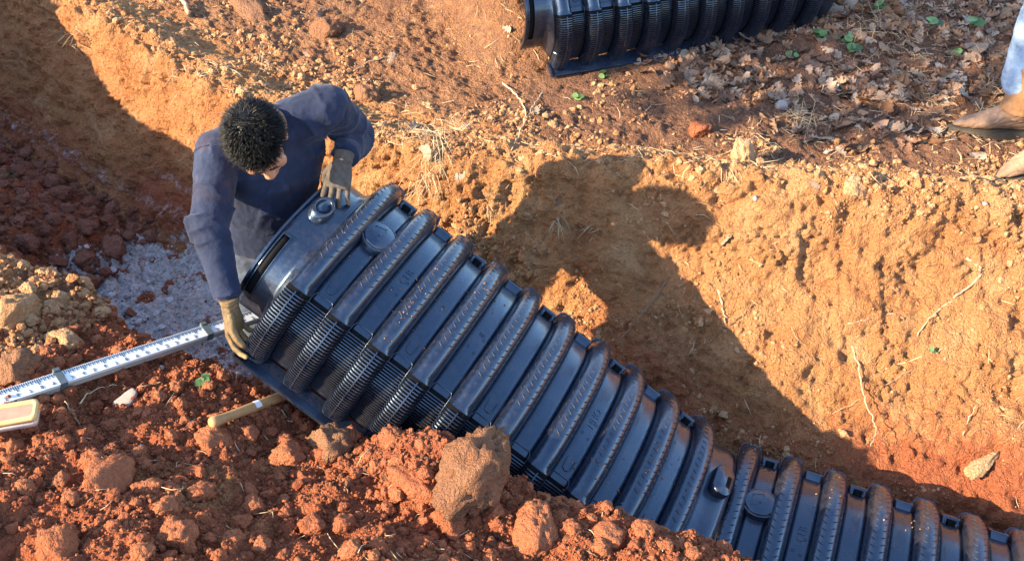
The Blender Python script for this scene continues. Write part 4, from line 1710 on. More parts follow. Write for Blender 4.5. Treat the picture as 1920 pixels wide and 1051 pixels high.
MARKS = [((405, 760), 'near the wooden handle'), (( 60, 770), 'by the tan tray'), ((640, 820), 'under the flange'), ((900, 850), 'around the big brown clod'), ((1150, 960), 'at the right end of the heap'),
         ((150, 960), 'in the lower left corner'), ((480, 1000), 'along the bottom edge left of centre'), ((800, 1020), 'along the bottom edge in the middle'), ((300, 880), 'in the left half of the heap'),
         ((600, 920), 'in the middle of the heap'), ((330, 730), 'right of the measuring rod'), ((60, 320), 'at the left edge below the wall'), ((60, 480), 'at the left edge above the sunlit mound'),
         ((200, 430), 'at the foot of the shaded wall'), ((250, 520), 'above the grey patch'), ((80, 620), 'on the crest of the left mound'), ((200, 660), 'just behind the rod'), ((600, 60), 'above the man\'s back'),
         ((300, 60), 'at the top left'), ((780, 120), 'between the man and the spare chamber'), ((1000, 200), 'around the forked twig'), ((1150, 260), 'below the spare chamber'), ((1350, 270), 'by the tall pale clod'),
         ((1500, 330), 'on the ridge before the leaves'), ((1750, 360), 'in front of the boots'), ((1560, 60), 'at the end of the spare chamber'), ((1700, 40), 'at the top edge'), ((1850, 60), 'beside the blue jeans'),
         ((1650, 150), 'in the middle of the litter'), ((1800, 170), 'beside the tan boot'), ((1400, 150), 'along the chamber\'s flange'), ((1500, 230), 'by the dry grass tuft'), ((1250, 170), 'below the chamber\'s middle ribs'), ((760, 230), 'above the hanging grass')]


def where(P):
    u, v, _ = project(np.asarray(P))
    return min(MARKS, key=lambda m: (m[0][0] - u) ** 2 + ((m[0][1] - v) * 1.3) ** 2)[1]


def clods(mask, count, rmin, rmax, key, seed, label, cat, group, name, weight=None, gap=1.25, tries=9, mix_key=None):
    rg = np.random.default_rng(seed)
    idx = pick(mask & (PU > 0) & (PU < 1920) & (PV > 0) & (PV < 1051), count * tries, rg, weight)
    done, made = [], 0
    for i in idx:
        r = rmin * (1 - rg.random() * (1 - (rmin / rmax) ** 1.6)) ** (-1 / 1.6)
        P = GI['p'][i]
        if any(np.linalg.norm(P - q) < (r + rq) * gap * .8 for q, rq in done):
            continue
        if not seen(P + GI['n'][i] * r):
            continue
        L = CL_SHAPES[mix_key if (mix_key and rg.random() < .25) else key]
        sz = ('small', 'mid-sized', 'large')[int(np.clip((r - rmin) / (rmax - rmin) * 3.5, 0, 2))]
        tag(put(L[rg.integers(len(L))], name, P, GI['n'][i], r, rg), sz + ' ' + label + ' ' + where(P), cat, group)
        done.append((P, r))
        made += 1
        if made >= count:
            break


clods(HEAPM, 170, .020, .050, 'red', 41, 'red clay clod', 'clod', 'red clods of the near heap', 'clay_clod', tries=14)
clods(LEFTM & (tr > -0.9), 22, .020, .050, 'pale', 42, 'sunlit orange clod', 'clod', 'sunlit clods by the rod', 'clay_clod')
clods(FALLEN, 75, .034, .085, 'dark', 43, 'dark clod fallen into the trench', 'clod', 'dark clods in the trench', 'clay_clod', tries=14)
clods(FARM & (tr - lipv < 1.3) & (sv < 0.3), 60, .016, .034, 'pale', 44, 'dry tan clod on the far bank', 'clod', 'tan clods on the far bank', 'clay_clod', weight=(0.2 + (tr - lipv < .7)) * np.clip(.4 + nz * 2, .05, 2))
clods(BERM & (sv > 0.2), 14, .014, .030, 'pale', 45, 'dry tan clod on the sunlit bank edge', 'clod', 'tan clods on the sunlit edge', 'clay_clod')
clods(ASHM, 14, .014, .030, 'ash', 46, 'grey stone on the trench floor', 'stone', 'grey stones on the ashy patch', 'grey_stone')


def hero(u, v, rpx, key, k, label, cat='clod', sc=(1, 1, 1), sink=.25, name='clay_clod', group=None, seed=1):
    rg = np.random.default_rng(seed + int(u))
    P, n = hit(u, v)
    d = (P - CC) @ CF
    return tag(put(CL_SHAPES[key][k], name, P, n, rpx * d / FPX, rg, sink, sc), label, cat, group)


hero(893, 893, 92, 'crust', 0, 'largest brown crusted clod, on the lip right beside the ribs', sc=(1.15, .95, 1.0), sink=-.12)
hero(775, 905, 58, 'red', 1, 'bright orange-red rounded clod left of the big brown clod', sc=(1.1, .8, .8))
hero(1010, 1000, 62, 'red', 2, 'broad rounded red clod below the big brown clod', sc=(1.1, 1, .8))
hero(620, 840, 62, 'crust', 1, 'brown clod with a red top on the lip under the flange', sc=(.9, .9, 1.1))
hero(840, 975, 44, 'red', 3, 'flat-topped red clod under the big brown clod')
hero(105, 1025, 48, 'red', 4, 'smooth red clod at the bottom left corner')
hero(1190, 960, 52, 'crust', 2, 'brown crusted clod at the lower right end of the heap')
hero(1145, 1010, 40, 'red', 5, 'red clod in the lower right of the heap near the crusted one')
hero(330, 1010, 46, 'red', 6, 'large red clod at the bottom of the picture left of centre')
hero(200, 900, 58, 'red', 7, 'wide red lump in the left of the near heap', sc=(1.3, 1, .7))
hero(395, 830, 38, 'red', 8, 'reddish clod just below the wooden handle end')
hero(545, 860, 40, 'red', 9, 'red clod between the wooden handle and the brown clod')
hero(890, 925, 34, 'red', 0, 'small orange clod leaning on the big brown clod')
hero(40, 700, 50, 'crust', 1, 'brown crusted clod behind the measuring rod at the left edge')
hero(30, 590, 55, 'pale', 2, 'big sunlit clod on the mound at the left edge')
hero(120, 640, 34, 'pale', 3, 'sunlit round clod on the crest of the left mound')
hero(243, 588, 15, 'dark', 1, 'small dark red clod alone on the grey ashy patch')
hero(236, 750, 24, 'pebble', 0, 'pale flat stone lying below the measuring rod', 'stone', (1.2, .8, .5), name='flat_stone')
hero(1835, 873, 30, 'pale', 4, 'sunlit block sticking out of the far wall at lower right', sc=(1.5, .7, .6), sink=.0)
hero(1390, 300, 44, 'pale', 5, 'tall pale clod on the far bank edge under the spare chamber', sc=(.9, .9, 1.2))
hero(470, 22, 52, 'crust', 2, 'long brown earth lump at the top edge above the man', sc=(1.5, .8, .55), sink=.5, name='earth_lump')
hero(690, 185, 30, 'crust', 0, 'brown clod just right of the man on the far bank')
hero(610, 60, 36, 'crust', 1, 'brown clod above the man near the top edge')
hero(1310, 245, 26, 'red', 3, 'reddish clod below the spare chamber')
hero(1600, 350, 26, 'pale', 6, 'pale clod on the ridge of the far bank at right')
hero(1465, 200, 15, 'pebble', 1, 'smooth tan stone at the leaf edge', 'stone', name='flat_stone', sink=.3)
for u, v, lab in ((1550, 287, 'white chip beside the dry grass tuft on the far bank'), (1845, 382, 'bluish chip on the sunlit bank edge at right'), (1415, 372, 'white chip on the sunlit bank edge'),
                  (262, 838, 'grey-blue chip in the near heap'), (305, 690, 'white chip on the mound by the measuring rod')):
    hero(u, v, 6.5, 'pebble', 2, lab, 'stone', name='pale_chip', sink=0)

# ------------------------------------------------------------------ roots, twigs
def polyroot(pts, r0, r1, mat, name, label, lift=0.0015, out=0.0, cat='root', fork=None, sag=0.0, z=None):
    base = [hit(u, v) for u, v in pts]
    P = []
    m = len(base)
    for k, (p, n) in enumerate(base):
        f = k / max(m - 1, 1)
        P.append(p + n * lift + nrm(CC - p) * out * f + np.array([0, 0, -sag * f * f]))
    P = np.array(P)
    # smooth resample
    tq = np.linspace(0, m - 1, (m - 1) * 7 + 1)
    S = np.stack([np.interp(tq, np.arange(m), P[:, c]) for c in range(3)], 1)
    for _ in range(5):
        S[1:-1] = (S[:-2] + 2 * S[1:-1] + S[2:]) / 4
    S[1:-1] += 0.0025 * np.random.default_rng(len(pts) * 7 + int(pts[0][0])).normal(size=S[1:-1].shape)
    o0 = S[0].copy()
    mb = MB()
    rr = np.linspace(r0, r1, len(S)) * (1 + .15 * np.sin(np.arange(len(S)) * 1.7))
    mb.tube(S - o0, rr, 6)
    o = link(name, mb.build(name), mat, loc=o0)
    return tag(o, label, cat)


polyroot([(1812, 483), (1838, 500), (1838, 520), (1805, 545), (1770, 572), (1740, 600), (1720, 630)], .0055, .0028, M_ROOT, 'root', 'thick pale curved root on the sunlit wall at right')
polyroot([(1598, 648), (1612, 700), (1618, 745), (1640, 790), (1645, 812), (1632, 836)], .0042, .002, M_ROOT, 'root', 'white wiry root hanging away from the far wall', out=.12)
polyroot([(1252, 525), (1215, 575), (1180, 618), (1156, 643)], .0045, .002, M_ROOTD, 'root', 'straight dark root slanting down in the shaded wall', out=.06)
polyroot([(1347, 543), (1355, 575), (1360, 606)], .0055, .003, M_ROOT, 'root', 'short stubby root in the shaded wall')
polyroot([(1425, 558), (1395, 588), (1360, 612), (1330, 642)], .0028, .0012, M_ROOTD, 'root', 'thin root crossing the shadow edge on the wall')
polyroot([(1590, 606), (1625, 600), (1665, 585), (1695, 600)], .0035, .002, M_ROOT, 'root', 'short pale root with bends above the white hanging root')
polyroot([(1690, 604), (1720, 592), (1755, 605)], .0025, .0012, M_STRAW, 'root', 'wispy root beside the thick curved root')
polyroot([(1805, 815), (1815, 785), (1832, 758)], .003, .0014, M_ROOT, 'root', 'short root low on the sunlit wall near the block', out=.03)
polyroot([(1898, 822), (1910, 800), (1925, 780)], .003, .002, M_ROOT, 'root', 'short root at the right edge low on the wall')
polyroot([(1210, 478), (1195, 505), (1192, 540), (1198, 570)], .0018, .001, M_ROOTD, 'root', 'hair-thin root in the middle of the shaded wall')
polyroot([(1660, 690), (1720, 672), (1770, 655), (1800, 640)], .0018, .001, M_STRAW, 'root', 'thin pale root running up the sunlit wall')
polyroot([(1560, 775), (1620, 745), (1670, 715), (1712, 690)], .0016, .001, M_ROOT, 'root', 'long thin root crossing behind the white hanging root')
polyroot([(942, 160), (975, 185), (990, 215), (972, 260), (958, 285)], .0035, .002, M_STRAW, 'twig', 'pale forked twig on the far bank left of the spare chamber', lift=.012, cat='twig')
polyroot([(1018, 175), (1000, 200), (988, 225)], .0030, .002, M_STRAW, 'twig', 'short arm of a pale twig on the far bank', lift=.012, cat='twig')
polyroot([(660, 135), (690, 118), (730, 108), (760, 98)], .0035, .002, M_ROOT, 'twig', 'long pale twig above the man on the far bank', lift=.01, cat='twig')
polyroot([(338, 0), (348, 15), (352, 32)], .012, .010, M_ROOT, 'twig', 'thick stub of a stick at the top edge', lift=.02, out=.03, cat='twig')
polyroot([(340, 130), (380, 210), (470, 212)], .002, .0012, M_ROOTD, 'twig', 'thin twig lying left of the man on the bank', lift=.006, cat='twig')
polyroot([(1800, 330), (1840, 325), (1880, 318)], .003, .002, M_ROOTD, 'twig', 'dark twig in front of the boots', lift=.006, cat='twig')
polyroot([(150, 758), (175, 735), (225, 720)], .0022, .0012, M_STRAW, 'straw_stem', 'bent straw stem below the measuring rod', lift=.012, cat='straw')
polyroot([(120, 750), (150, 795)], .0022, .0012, M_STRAW, 'straw_stem', 'upright straw stem right of the tan tray', lift=.01, cat='straw')
polyroot([(1228, 965), (1240, 968), (1238, 1030)], .0022, .0016, M_STRAW, 'straw_stem', 'bent white stem at the right end of the heap', lift=.03, cat='straw')
polyroot([(25, 525), (45, 545), (48, 560)], .003, .002, M_ROOT, 'twig', 'little hooked twig on the left mound', lift=.01, cat='twig')


# ------------------------------------------------------------------ straw, grass tufts
def blades(P, n, count, rg, L, spread, r=.0011, down=None, lift=.5):
    mb = MB()
    for k in range(count):
        a = P + yaw_rot(n, rg)[:, 0] * rg.random() ** .5 * spread
        d = nrm(nrm(n) * lift + rg.normal(size=3) * .7 + (np.asarray(down) if down is not None else 0))
        l = L * rg.uniform(.5, 1.2)
        g = np.array([0, 0, -1.]) * l * rg.uniform(.1, .5)
        s = nrm(np.cross(d, rg.normal(size=3))) * l * rg.uniform(-.15, .15)
        mb.tube([a, a + d * l * .5 + g * .25 + s, a + d * l + g], [r, r * .9, r * .4], 4)
    return mb


def tuft(u, v, count, L, spread, label, mat=None, down=None, seed=0, lift=.5, name='dry_grass_tuft', cat='grass'):
    rg = np.random.default_rng(seed + int(u * 3 + v))
    P, n = hit(u, v)
    mb = blades(np.zeros(3), n, count, rg, L, spread, down=down, lift=lift)
    o = link(name, mb.build(name), mat or M_STRAW, loc=P - n * 0.002, kind=None)
    return tag(o, label, cat)


tuft(800, 300, 110, .12, .13, 'big hanging clump of dry grass on the lip right of the man', down=(.05, -.35, -.55))
tuft(850, 255, 60, .10, .09, 'dry grass at the top of the hanging clump', down=(.2, -.2, -.1))
tuft(775, 255, 40, .10, .08, 'thin dry grass tuft beside the man\'s elbow', down=(-.1, -.2, 0))
tuft(1050, 412, 26, .085, .035, 'small straw tuft in the shaded wall', down=(.1, -.5, -.5))
tuft(915, 388, 12, .06, .02, 'tiny straw tuft high in the shaded wall', down=(0, -.5, -.6))
tuft(1115, 425, 9, .07, .02, 'few straws right of the small tuft in the shaded wall', down=(-.5, -.5, -.5))
tuft(1277, 490, 14, .05, .012, 'little splayed tuft near the shadow edge', down=(0, -.5, -.6))
tuft(1490, 228, 90, .11, .09, 'dry grass tuft on the far bank right of the spare chamber', down=(.35, -.4, 0))
tuft(1700, 25, 60, .12, .16, 'dry grass patch among the leaves at the top', lift=.6)
tuft(1610, 60, 50, .11, .14, 'thin dry grass among the leaves left of the green weeds', lift=.6)
tuft(1880, 165, 60, .09, .10, 'dry grass behind the tan boot', lift=.5)
tuft(1740, 190, 30, .08, .08, 'sparse straws among the leaves before the boot', lift=.3)
tuft(340, 140, 26, .09, .05, 'dry stems sticking out of the left bank', down=(.1, -.5, 0))
tuft(500, 130, 24, .10, .06, 'dry stems on the bank above the man\'s shoulder', down=(-.2, -.4, .2))
tuft(150, 75, 20, .09, .06, 'dry stems at the crest of the bank, far left', down=(.1, -.4, 0))
tuft(435, 715, 12, .06, .015, 'small yellow straw tuft beside the lower glove', lift=.6)
tuft(10, 335, 40, .06, .04, 'small green grass tuft on the dark clods at the left edge', mat=M_GREEN, lift=.9, name='green_grass_tuft')


def loose_straw(mask, count, seed, label, L=(.03, .10), weight=None):
    rg = np.random.default_rng(seed)
    mb = MB()
    for i in pick(mask, count, rg, weight):
        P, n = GI['p'][i] + GI['n'][i] * .005, GI['n'][i]
        d = yaw_rot(n, rg)[:, 0]
        l = rg.uniform(*L)
        b = yaw_rot(n, rg)[:, 0] * l * .12
        mb.tube([P - d * l / 2 + n * rg.uniform(-.004, .006), P + b + n * .004, P + d * l / 2 + n * rg.uniform(-.003, .012)], [.0010, .0012, .0006], 4)
    o = link('loose_straw', mb.build('loose_straw'), M_STRAW, kind='stuff')
    o['label'] = label
    o['category'] = 'straw'


loose_straw(FARM & (tr - lipv < 2.2), 1500, 61, 'loose dry straw scattered over the far bank', weight=np.clip(.25 + fbm(GI['p'], 2.5, 3, off=51.) * 2 + (sv > 0) * (tr - lipv > .7) * .8, .03, 3))
loose_straw(NEAR, 110, 62, 'loose straws in the near spoil heap', (.02, .07))
loose_straw(WALLM & (sv > -1.6), 110, 63, 'fine straws and rootlets on the far wall', (.02, .08))

# ------------------------------------------------------------------ leaves
def leaf_shape(seed, lobes=True):
    """lobed oak leaf, curled; stalk at -y"""
    rg = np.random.default_rng(seed)
    n = 13
    ys = np.linspace(-.5, .5, n)
    env = np.sin(np.linspace(.12, math.pi * .97, n)) ** .7 * (.16 + .20 * np.linspace(.3, 1, n)) * 1.25
    if lobes:
        env = env * np.where(np.arange(n) % 3 == 0, .42, np.where(np.arange(n) % 3 == 1, 1.0, .82))
    env[0], env[-1] = .012, .02
    V, q = [], []
    cu, tw, ro = rg.uniform(-.9, 1.6), rg.uniform(-.7, .7), rg.uniform(-.6, 1.0)
    for k, y in enumerate(ys):
        for s in (-1, -.55, 0, .55, 1):
            x = s * env[k] * rg.uniform(.8, 1.15)
            yy = y + (abs(s) * .05 if lobes else 0)
            z = cu * x * x * 2.2 + ro * y * y * .6 + tw * x * y + rg.normal() * .012 + (-.015 if s == 0 else 0)
            V.append((x, yy, z))
    for k in range(n - 1):
        for j in range(4):
            a = k * 5 + j
            q.append([a, a + 1, a + 6, a + 5])
    V = np.array(V)
    mb = MB()
    mb.add(V, q)
    mb.tube([(0, -.5, V[2][2]), (.01, -.62, V[2][2] + .03)], [.010, .007], 4)
    return np.concatenate(mb.v), [np.concatenate(mb.q), np.concatenate(mb.t)]


LEAVES = []
for k in range(10):
    v, f = leaf_shape(300 + k, k % 4 != 3)
    me = mesh_np('leaf', v, f)
    me.materials.append(M_LEAF if k % 3 else M_LEAFP)
    LEAVES.append((me, v, f, k % 3 == 0))

LEAFM = FARM & ((PV < 300 - 0.10 * np.maximum(0, PU - 1500)) & (PU > 1040) & (PV < 60 + (PU - 1040) * .5))
lw = np.clip((PU - 1060) / 350, .05, 1) * np.where(PV > 190, .12, 1.0) * np.clip(.5 + fbm(GI['p'], 3, 3, off=71.) * 1.5, .15, 2)


def leaf_at(P, n, rg, size, label, cat='leaf', group=None, k=None, tilt=.45):
    k = rg.integers(len(LEAVES)) if k is None else k
    o = link('oak_leaf', LEAVES[k][0])
    nn = nrm(n + rg.normal(size=3) * tilt)
    M = Matrix(yaw_rot(nn, rg).tolist()).to_4x4()
    o.matrix_world = Matrix.Translation(Vector(P + nrm(n) * size * .07)) @ M @ Matrix.Scale(size, 4)
    return tag(o, label, cat, group)


rg = np.random.default_rng(72)
idx = pick(LEAFM & (PU < 1920) & (PV > 0), 900, rg, lw)
made = 0
for i in idx:
    if made >= 260:
        break
    if seen(GI['p'][i] + GI['n'][i] * .03):
        size = rg.uniform(.065, .125)
        kk = int(rg.integers(len(LEAVES)))
        lab = ('small' if size < .085 else 'large' if size > .105 else 'mid-sized') + (' pale' if LEAVES[kk][3] else ' brown') + (' oval' if kk % 4 == 3 else ' lobed') + ' dead leaf ' + where(GI['p'][i])
        leaf_at(GI['p'][i], GI['n'][i], rg, size, lab, group='dead leaves in the litter', k=kk)
        made += 1
# the leaves underneath and between, too many to count
mbv, mbq, mbt, n0 = [], [], [], 0
for i in pick(LEAFM, 1700, rg, lw):
    me, v, f, pale = LEAVES[rg.integers(len(LEAVES))]
    M = yaw_rot(nrm(GI['n'][i] + rg.normal(size=3) * .3), rg)
    mbv.append(v @ M.T * rg.uniform(.04, .09) + GI['p'][i] + GI['n'][i] * rg.uniform(0, .008))
    mbq.append(f[0] + n0)
    mbt.append(f[1] + n0)
    n0 += len(v)
o = link('leaf_litter', mesh_np('leaf_litter', np.concatenate(mbv), [np.concatenate(mbq), np.concatenate(mbt)]), M_LEAF, kind='stuff')
o['label'], o['category'] = 'layer of dead brown leaves under the loose ones on the far bank', 'leaf litter'
for u, v, sz, k, lab in ((1360, 455, .085, 0, 'pale dry leaf caught on the shadow edge of the far wall'), (778, 245, .13, 0, 'large lobed tan leaf in the hanging grass clump'), (800, 290, .10, 3, 'crumpled tan leaf under the large one in the hanging grass'),
                         (875, 240, .08, 6, 'pale leaf at the right of the hanging grass clump'), (870, 330, .07, 9, 'pale leaf low in the hanging grass clump'), (575, 105, .06, 3, 'pale leaf above the man\'s back'),
                         (735, 112, .09, 6, 'pale curled leaf on the bank above the man'), (600, 30, .10, 9, 'pale torn leaf at the top edge left of centre'), (1045, 378, .04, 4, 'small leaf scrap high in the shaded wall'),
                         (1005, 210, .07, 0, 'pale leaf beside the forked twig'), (1830, 292, .09, 3, 'tan leaf on bare soil before the boots'), (1525, 345, .05, 0, 'white leaf scrap on the sunlit ridge'),
                         (950, 55, .06, 9, 'pale leaf at the left end of the spare chamber'), (120, 70, .05, 0, 'pale leaf scrap on the bank at far left')):
    P, n = hit(u, v)
    leaf_at(P, n, np.random.default_rng(int(u + v)), sz, lab, k=k, tilt=.25)


def weed(u, v, count, L, label, seed=0):
    """small green plant: a few oval leaves on short stalks"""
    rg = np.random.default_rng(seed + int(u))
    P, n = hit(u, v)
    root = empty('green_weed')
    root.location = P
    tag(root, label, 'weed', 'green weeds')
    for k in range(count):
        me, vv, f, _ = LEAVES[3 if k % 2 else 7]
        a = rg.uniform(0, 6.28)
        d = np.array([math.cos(a), math.sin(a), 0])
        st = d * rg.uniform(.3, 1) * L * .7 + np.array([0, 0, rg.uniform(.2, .7) * L])
        mb = MB()
        mb.tube([(0, 0, 0), st * .5 + [0, 0, .005], st], [.0012, .001, .0008], 4)
        M = yaw_rot(nrm(np.array([0, 0, 1]) + d * .4 + rg.normal(size=3) * .2), rg)
        s = L * rg.uniform(.6, 1.0)
        mb.add(vv[:65] * [1.5, 1, .5] @ M.T * s + st, f[0][:48])
        link('leaf', mb.build('leaf'), M_GREEN, root)


for u, v, c, L, lab in ((1540, 70, 8, .05, 'green weed at the end of the spare chamber'), (1600, 95, 7, .05, 'green weed among the leaves near the chamber end'), (1750, 48, 4, .06, 'green weed near the top edge among the leaves'),
                        (1830, 52, 3, .07, 'single broad green leaf near the blue jeans'), (1800, 105, 2, .05, 'small green leaf in the litter before the jeans'), (1650, 15, 5, .05, 'green weed at the top edge'),
                        (1580, 75, 5, .05, 'green sprig between two weeds in the litter'), (1130, 145, 4, .04, 'green leaf under the spare chamber\'s flange'), (1485, 105, 4, .04, 'green leaves beside the chamber\'s last ribs'),
                        (1745, 655, 2, .025, 'tiny green sprout on the sunlit wall'), (1085, 185, 3, .035, 'tiny green leaf on the bank below the spare chamber'), (375, 715, 3, .035, 'green scrap on the mound right of the rod')):
    weed(u, v, c, L, lab)

# ------------------------------------------------------------------ measuring rod
NUM = {}


def make_rod():
    Lp = hit(262, 672)[0]
    Lp = at_z(262, 660, Lp[2] + .028)
    S = at_z(-60, 765, max(hit(20, 760)[0][2] + .035, Lp[2]))
    d = nrm(Lp - S)
    Ep = Lp.copy()
    while project(Ep)[0] < 530:
        Ep = Ep + d * .01
    side = nrm(np.cross(d, [0, 0, 1]))
    up = np.cross(side, d)
    face = nrm(up * .93 - np.array([0, 1, 0]) * .25)
    face = nrm(face - d * (face @ d))
    side = np.cross(d, face)
    root = empty('measuring_rod')
    root.matrix_world = Matrix(((d[0], side[0], face[0], S[0]), (d[1], side[1], face[1], S[1]), (d[2], side[2], face[2], S[2]), (0, 0, 0, 1)))
    tag(root, 'white telescoping measuring rod lying across the mound into the trench', 'measuring rod')
    Ltot = np.linalg.norm(Ep - S)

    def at_u(u):
        for k in np.linspace(0, Ltot, 800):
            if project(S + d * k)[0] > u:
                return k
        return Ltot
    x1, x2 = at_u(113), at_u(388)
    secs = [(0, x1, .0250, .0165), (x1, x2, .0230, .0145), (x2, Ltot, .0205, .0125)]
    for a, b, hw, hh in secs:
        mb = MB()
        mb.box(((a + b) / 2, 0, -hh), ((b - a) / 2, hw * .96, hh))
        sec = link('rod_section', mb.build('rod_section', False), M_ALU, root)
        mb = MB()
        mb.box(((a + b) / 2, 0, .0008), ((b - a) / 2, hw, .0018))
        mb.box(((a + b) / 2, 0, -.004), ((b - a) / 2, hw * .99, .004))
        link('white_face', mb.build('white_face', False), M_WHITE, sec)
        mb = MB()
        x = a + .012
        k = 0
        while x < b - .012:
            l = hw * (.95 if k % 10 == 0 else .62 if k % 2 else .36)
            mb.box((x, -hw * .92 + l / 2, .0031), (.0011, l / 2, .0006))
            x += .0062
            k += 1
        link('graduations', mb.build('graduations', False), M_INK, sec, kind='stuff')
        x = a + .03
        k = 3
        while x < b - .02:
            if k % 10 not in NUM:
                NUM[k % 10] = text_mesh(str(k % 10), .019, .0005)
            me = NUM[k % 10]
            o = link('numeral', me, M_COLLAR, sec, (x, hw * .25, .0032))
            x += .034
            k += 1
    for x, hw, hh in ((x1, .0268, .0175), (x2, .0243, .0155)):
        mb = MB()
        mb.box((x, 0, -hh + .006), (.011, hw, hh))
        mb.box((x, -hw - .003, -hh * .4), (.009, .006, hh * 1.0))
        link('clamp_collar', mb.build('clamp_collar', False), M_COLLAR, root)


make_rod()


def make_tray():
    P, n = hit(25, 805)
    P = at_z(18, 792, P[2] + .028)
    a = nrm(at_z(90, 752, P[2]) - at_z(0, 775, P[2]))
    b = np.cross([0, 0, 1.], a)
    b = nrm(b + a * .25)
    root = empty('shallow_tray')
    tag(root, 'tan rimmed shallow tray with cloudy sides beside the measuring rod', 'tray')
    root.matrix_world = Matrix(((a[0], b[0], 0, P[0]), (a[1], b[1], 0, P[1]), (a[2], b[2], 1, P[2]), (0, 0, 0, 1)))
    hx, hy = .085, .036

    def ring(z0, z1, o0, o1, in0):
        """rounded rectangular band"""
        def loop(hx_, hy_, r=.012):
            pts = []
            for sx, sy, a0 in ((1, 1, 0), (-1, 1, 90), (-1, -1, 180), (1, -1, 270)):
                for k in range(5):
                    an = R(a0 + 22.5 * k)
                    pts.append((sx * (hx_ - r) + r * math.cos(an), sy * (hy_ - r) + r * math.sin(an)))
            return np.array(pts)
        A = np.column_stack([loop(hx + o0, hy + o0), np.full(20, z0)])
        B = np.column_stack([loop(hx + o1, hy + o1), np.full(20, z1)])
        Cc = np.column_stack([loop(hx - in0, hy - in0), np.full(20, z1)])
        D = np.column_stack([loop(hx - in0, hy - in0), np.full(20, z0)])
        V = np.concatenate([A, B, Cc, D])
        q = []
        for c in range(4):
            for j in range(20):
                q.append([c * 20 + j, c * 20 + (j + 1) % 20, ((c + 1) % 4) * 20 + (j + 1) % 20, ((c + 1) % 4) * 20 + j])
        mb = MB()
        mb.add(V, q)
        return mb
    link('side_wall', ring(0, .026, -.006, -.001, .010).build('side_wall'), M_TRAYSIDE, root)
    link('rim', ring(.026, .042, .001, .0, .010).build('rim'), M_TAN, root)
    mb = MB()
    mb.box((0, 0, .033), (hx - .009, hy - .009, .002))
    link('lid', mb.build('lid', False), M_TRAYTOP, root)


make_tray()


def make_handle():
    A = hit(392, 800)[0]
    A = at_z(394, 793, A[2] + .048)
    B = at_z(560, 731, .06)
    d = nrm(B - A)
    root = empty('tool_handle')
    root.location = A
    tag(root, 'round wooden tool handle with white sticker, poking from under the chamber', 'tool handle')
    L = np.linalg.norm(B - A) + .12
    xs = np.array([0, .004, .012, .022, .04, .08, .14, L])
    rr = np.array([.010, .0155, .0182, .0178, .0158, .0150, .0160, .0165])
    mb = MB()
    mb.tube([d * x for x in xs], rr, 16)
    link('shaft', mb.build('shaft'), M_WOOD, root)
    mb = MB()
    up = nrm(np.array([-.1, -.45, .85]) - d * (np.array([-.1, -.45, .85]) @ d))
    sd = np.cross(d, up)
    V, q = [], []
    x0 = .165
    for x in (x0, x0 + .022):
        for k in range(9):
            an = R(-50 + 100 * k / 8)
            V.append(d * x + (up * math.cos(an) + sd * math.sin(an)) * .0172)
    for k in range(8):
        q.append([k, k + 1, k + 10, k + 9])
    mb.add(V, q)
    mb.add(np.array(V) - up * .0012, [f[::-1] for f in q])
    link('sticker', mb.build('sticker'), M_WHITE, root)


make_handle()

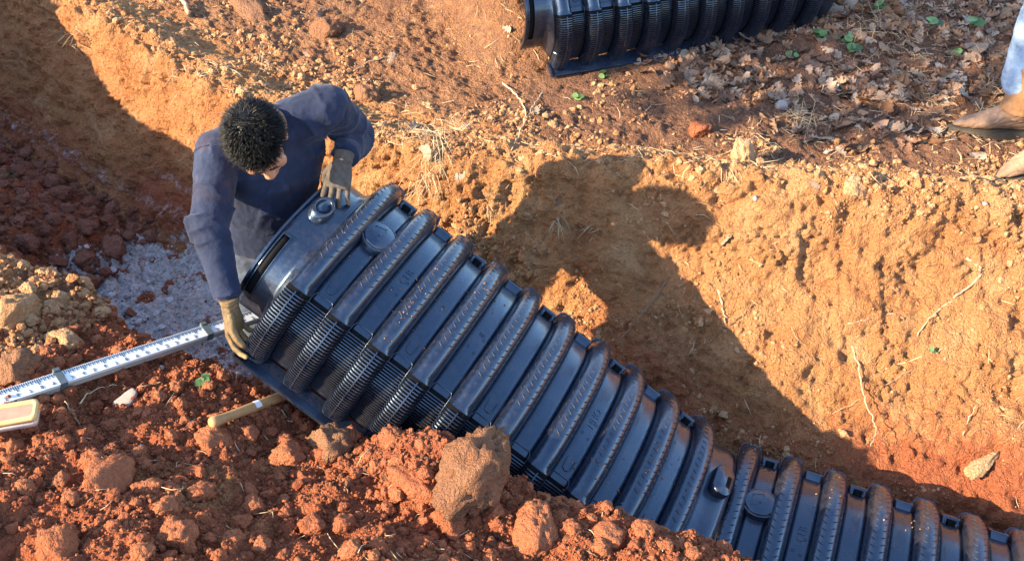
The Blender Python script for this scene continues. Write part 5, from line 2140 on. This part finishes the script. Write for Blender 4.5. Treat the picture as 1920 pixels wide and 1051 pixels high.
# ------------------------------------------------------------------ soil spilled on the chambers
def chamber_crumbs(fr, xr, count, seed, label):
    rg = np.random.default_rng(seed)
    shapes = [clod_shape(1, 700 + k, .3) for k in range(8)]
    Vs, Fs, n0 = [], [], 0
    cl = rg.uniform(size=(9, 2)) * [xr[1] - xr[0], .75] + [xr[0], .28]
    for k in range(count):
        c = cl[rg.integers(9)]
        x = float(np.clip(c[0] + rg.normal() * .05, *xr))
        l = float(np.clip(c[1] + rg.normal() * .05, .25, ARC - .2))
        i = round((x - RIB0) / PITCHX)
        u = (x - RIB0 - i * PITCHX) / HALF
        o = float(rib_off(np.array([u]), np.array([l]))[0]) if abs(u) < .75 else (.004 if abs(u) > 1.0 else None)
        if o is None:
            continue
        y, z = prof(l, o)
        r = .0018 * (1 - rg.random() * .93) ** (-1 / 2.2)
        v, f = shapes[rg.integers(8)]
        Vs.append(v @ rand_rot(rg).T * r + fr(x, y, z + r * .3))
        Fs.append(f + n0)
        n0 += len(v)
    o = link('soil_crumbs', mesh_np('soil_crumbs', np.concatenate(Vs), np.concatenate(Fs), smooth=False), M_PALE, kind='stuff')
    o['label'], o['category'] = label, 'soil'


chamber_crumbs(ch1, (.1, 1.5), 260, 801, 'crumbs of soil spilled on the tilted chamber')
m2 = np.array(M2)
chamber_crumbs(lambda x, y, z: m2[:3, :3] @ np.array([x, y, z]) + m2[:3, 3], (.1, 1.2), 200, 802, 'crumbs of soil on the chamber lying in the trench')

# ------------------------------------------------------------------ the tree left of the picture whose crown shades the leaf litter
def make_tree():
    rg = np.random.default_rng(91)
    base = drop(-6.5, 3.7, 6)[0]
    c0 = np.array([-4.10, 2.02, 3.66])
    root = empty('oak_tree')
    root.location = base
    tag(root, 'young oak with thin brown crown beyond the left edge of the picture', 'tree')
    mb = MB()
    top = c0 - base
    fork = np.array([-6.5, 3.7, 4.7]) - base
    mb.tube([(0, 0, -.2), (.04, -.03, 1.5), tuple(fork * .8), tuple(fork), tuple(fork + [.0, .1, 1.6])], [.13, .11, .10, .09, .03], 10)
    mb.tube([tuple(fork - [0, 0, .2]), tuple(fork + (top - fork) * .4 + [0, 0, .25]), tuple(top), tuple(top + [.5, -.3, -.1])], [.06, .05, .03, .01], 8)
    for k in range(16):
        d = nrm(rg.normal(size=3) * [1, 1, .6])
        mb.tube([top * rg.uniform(.8, 1.0), top + d * [.5, .5, .35], top + d * [1.1, 1.1, .8]], [.018, .012, .005], 6)
    link('trunk', mb.build('trunk'), M_ROOTD, root)
    V, Q, n0 = [], [], 0
    for k in range(1500):
        d = rg.normal(size=3)
        d = nrm(d) * rg.random() ** .4
        p = top + d * [1.2, 1.2, .85]
        M = rand_rot(rg)
        me, v, f, _ = LEAVES[rg.integers(len(LEAVES))]
        V.append(v[:65] @ M.T * rg.uniform(.11, .17) + p)
        Q.append(f[0][:48] + n0)
        n0 += 65
    link('crown', mesh_np('crown', np.concatenate(V), np.concatenate(Q)), M_LEAF, root)


make_tree()
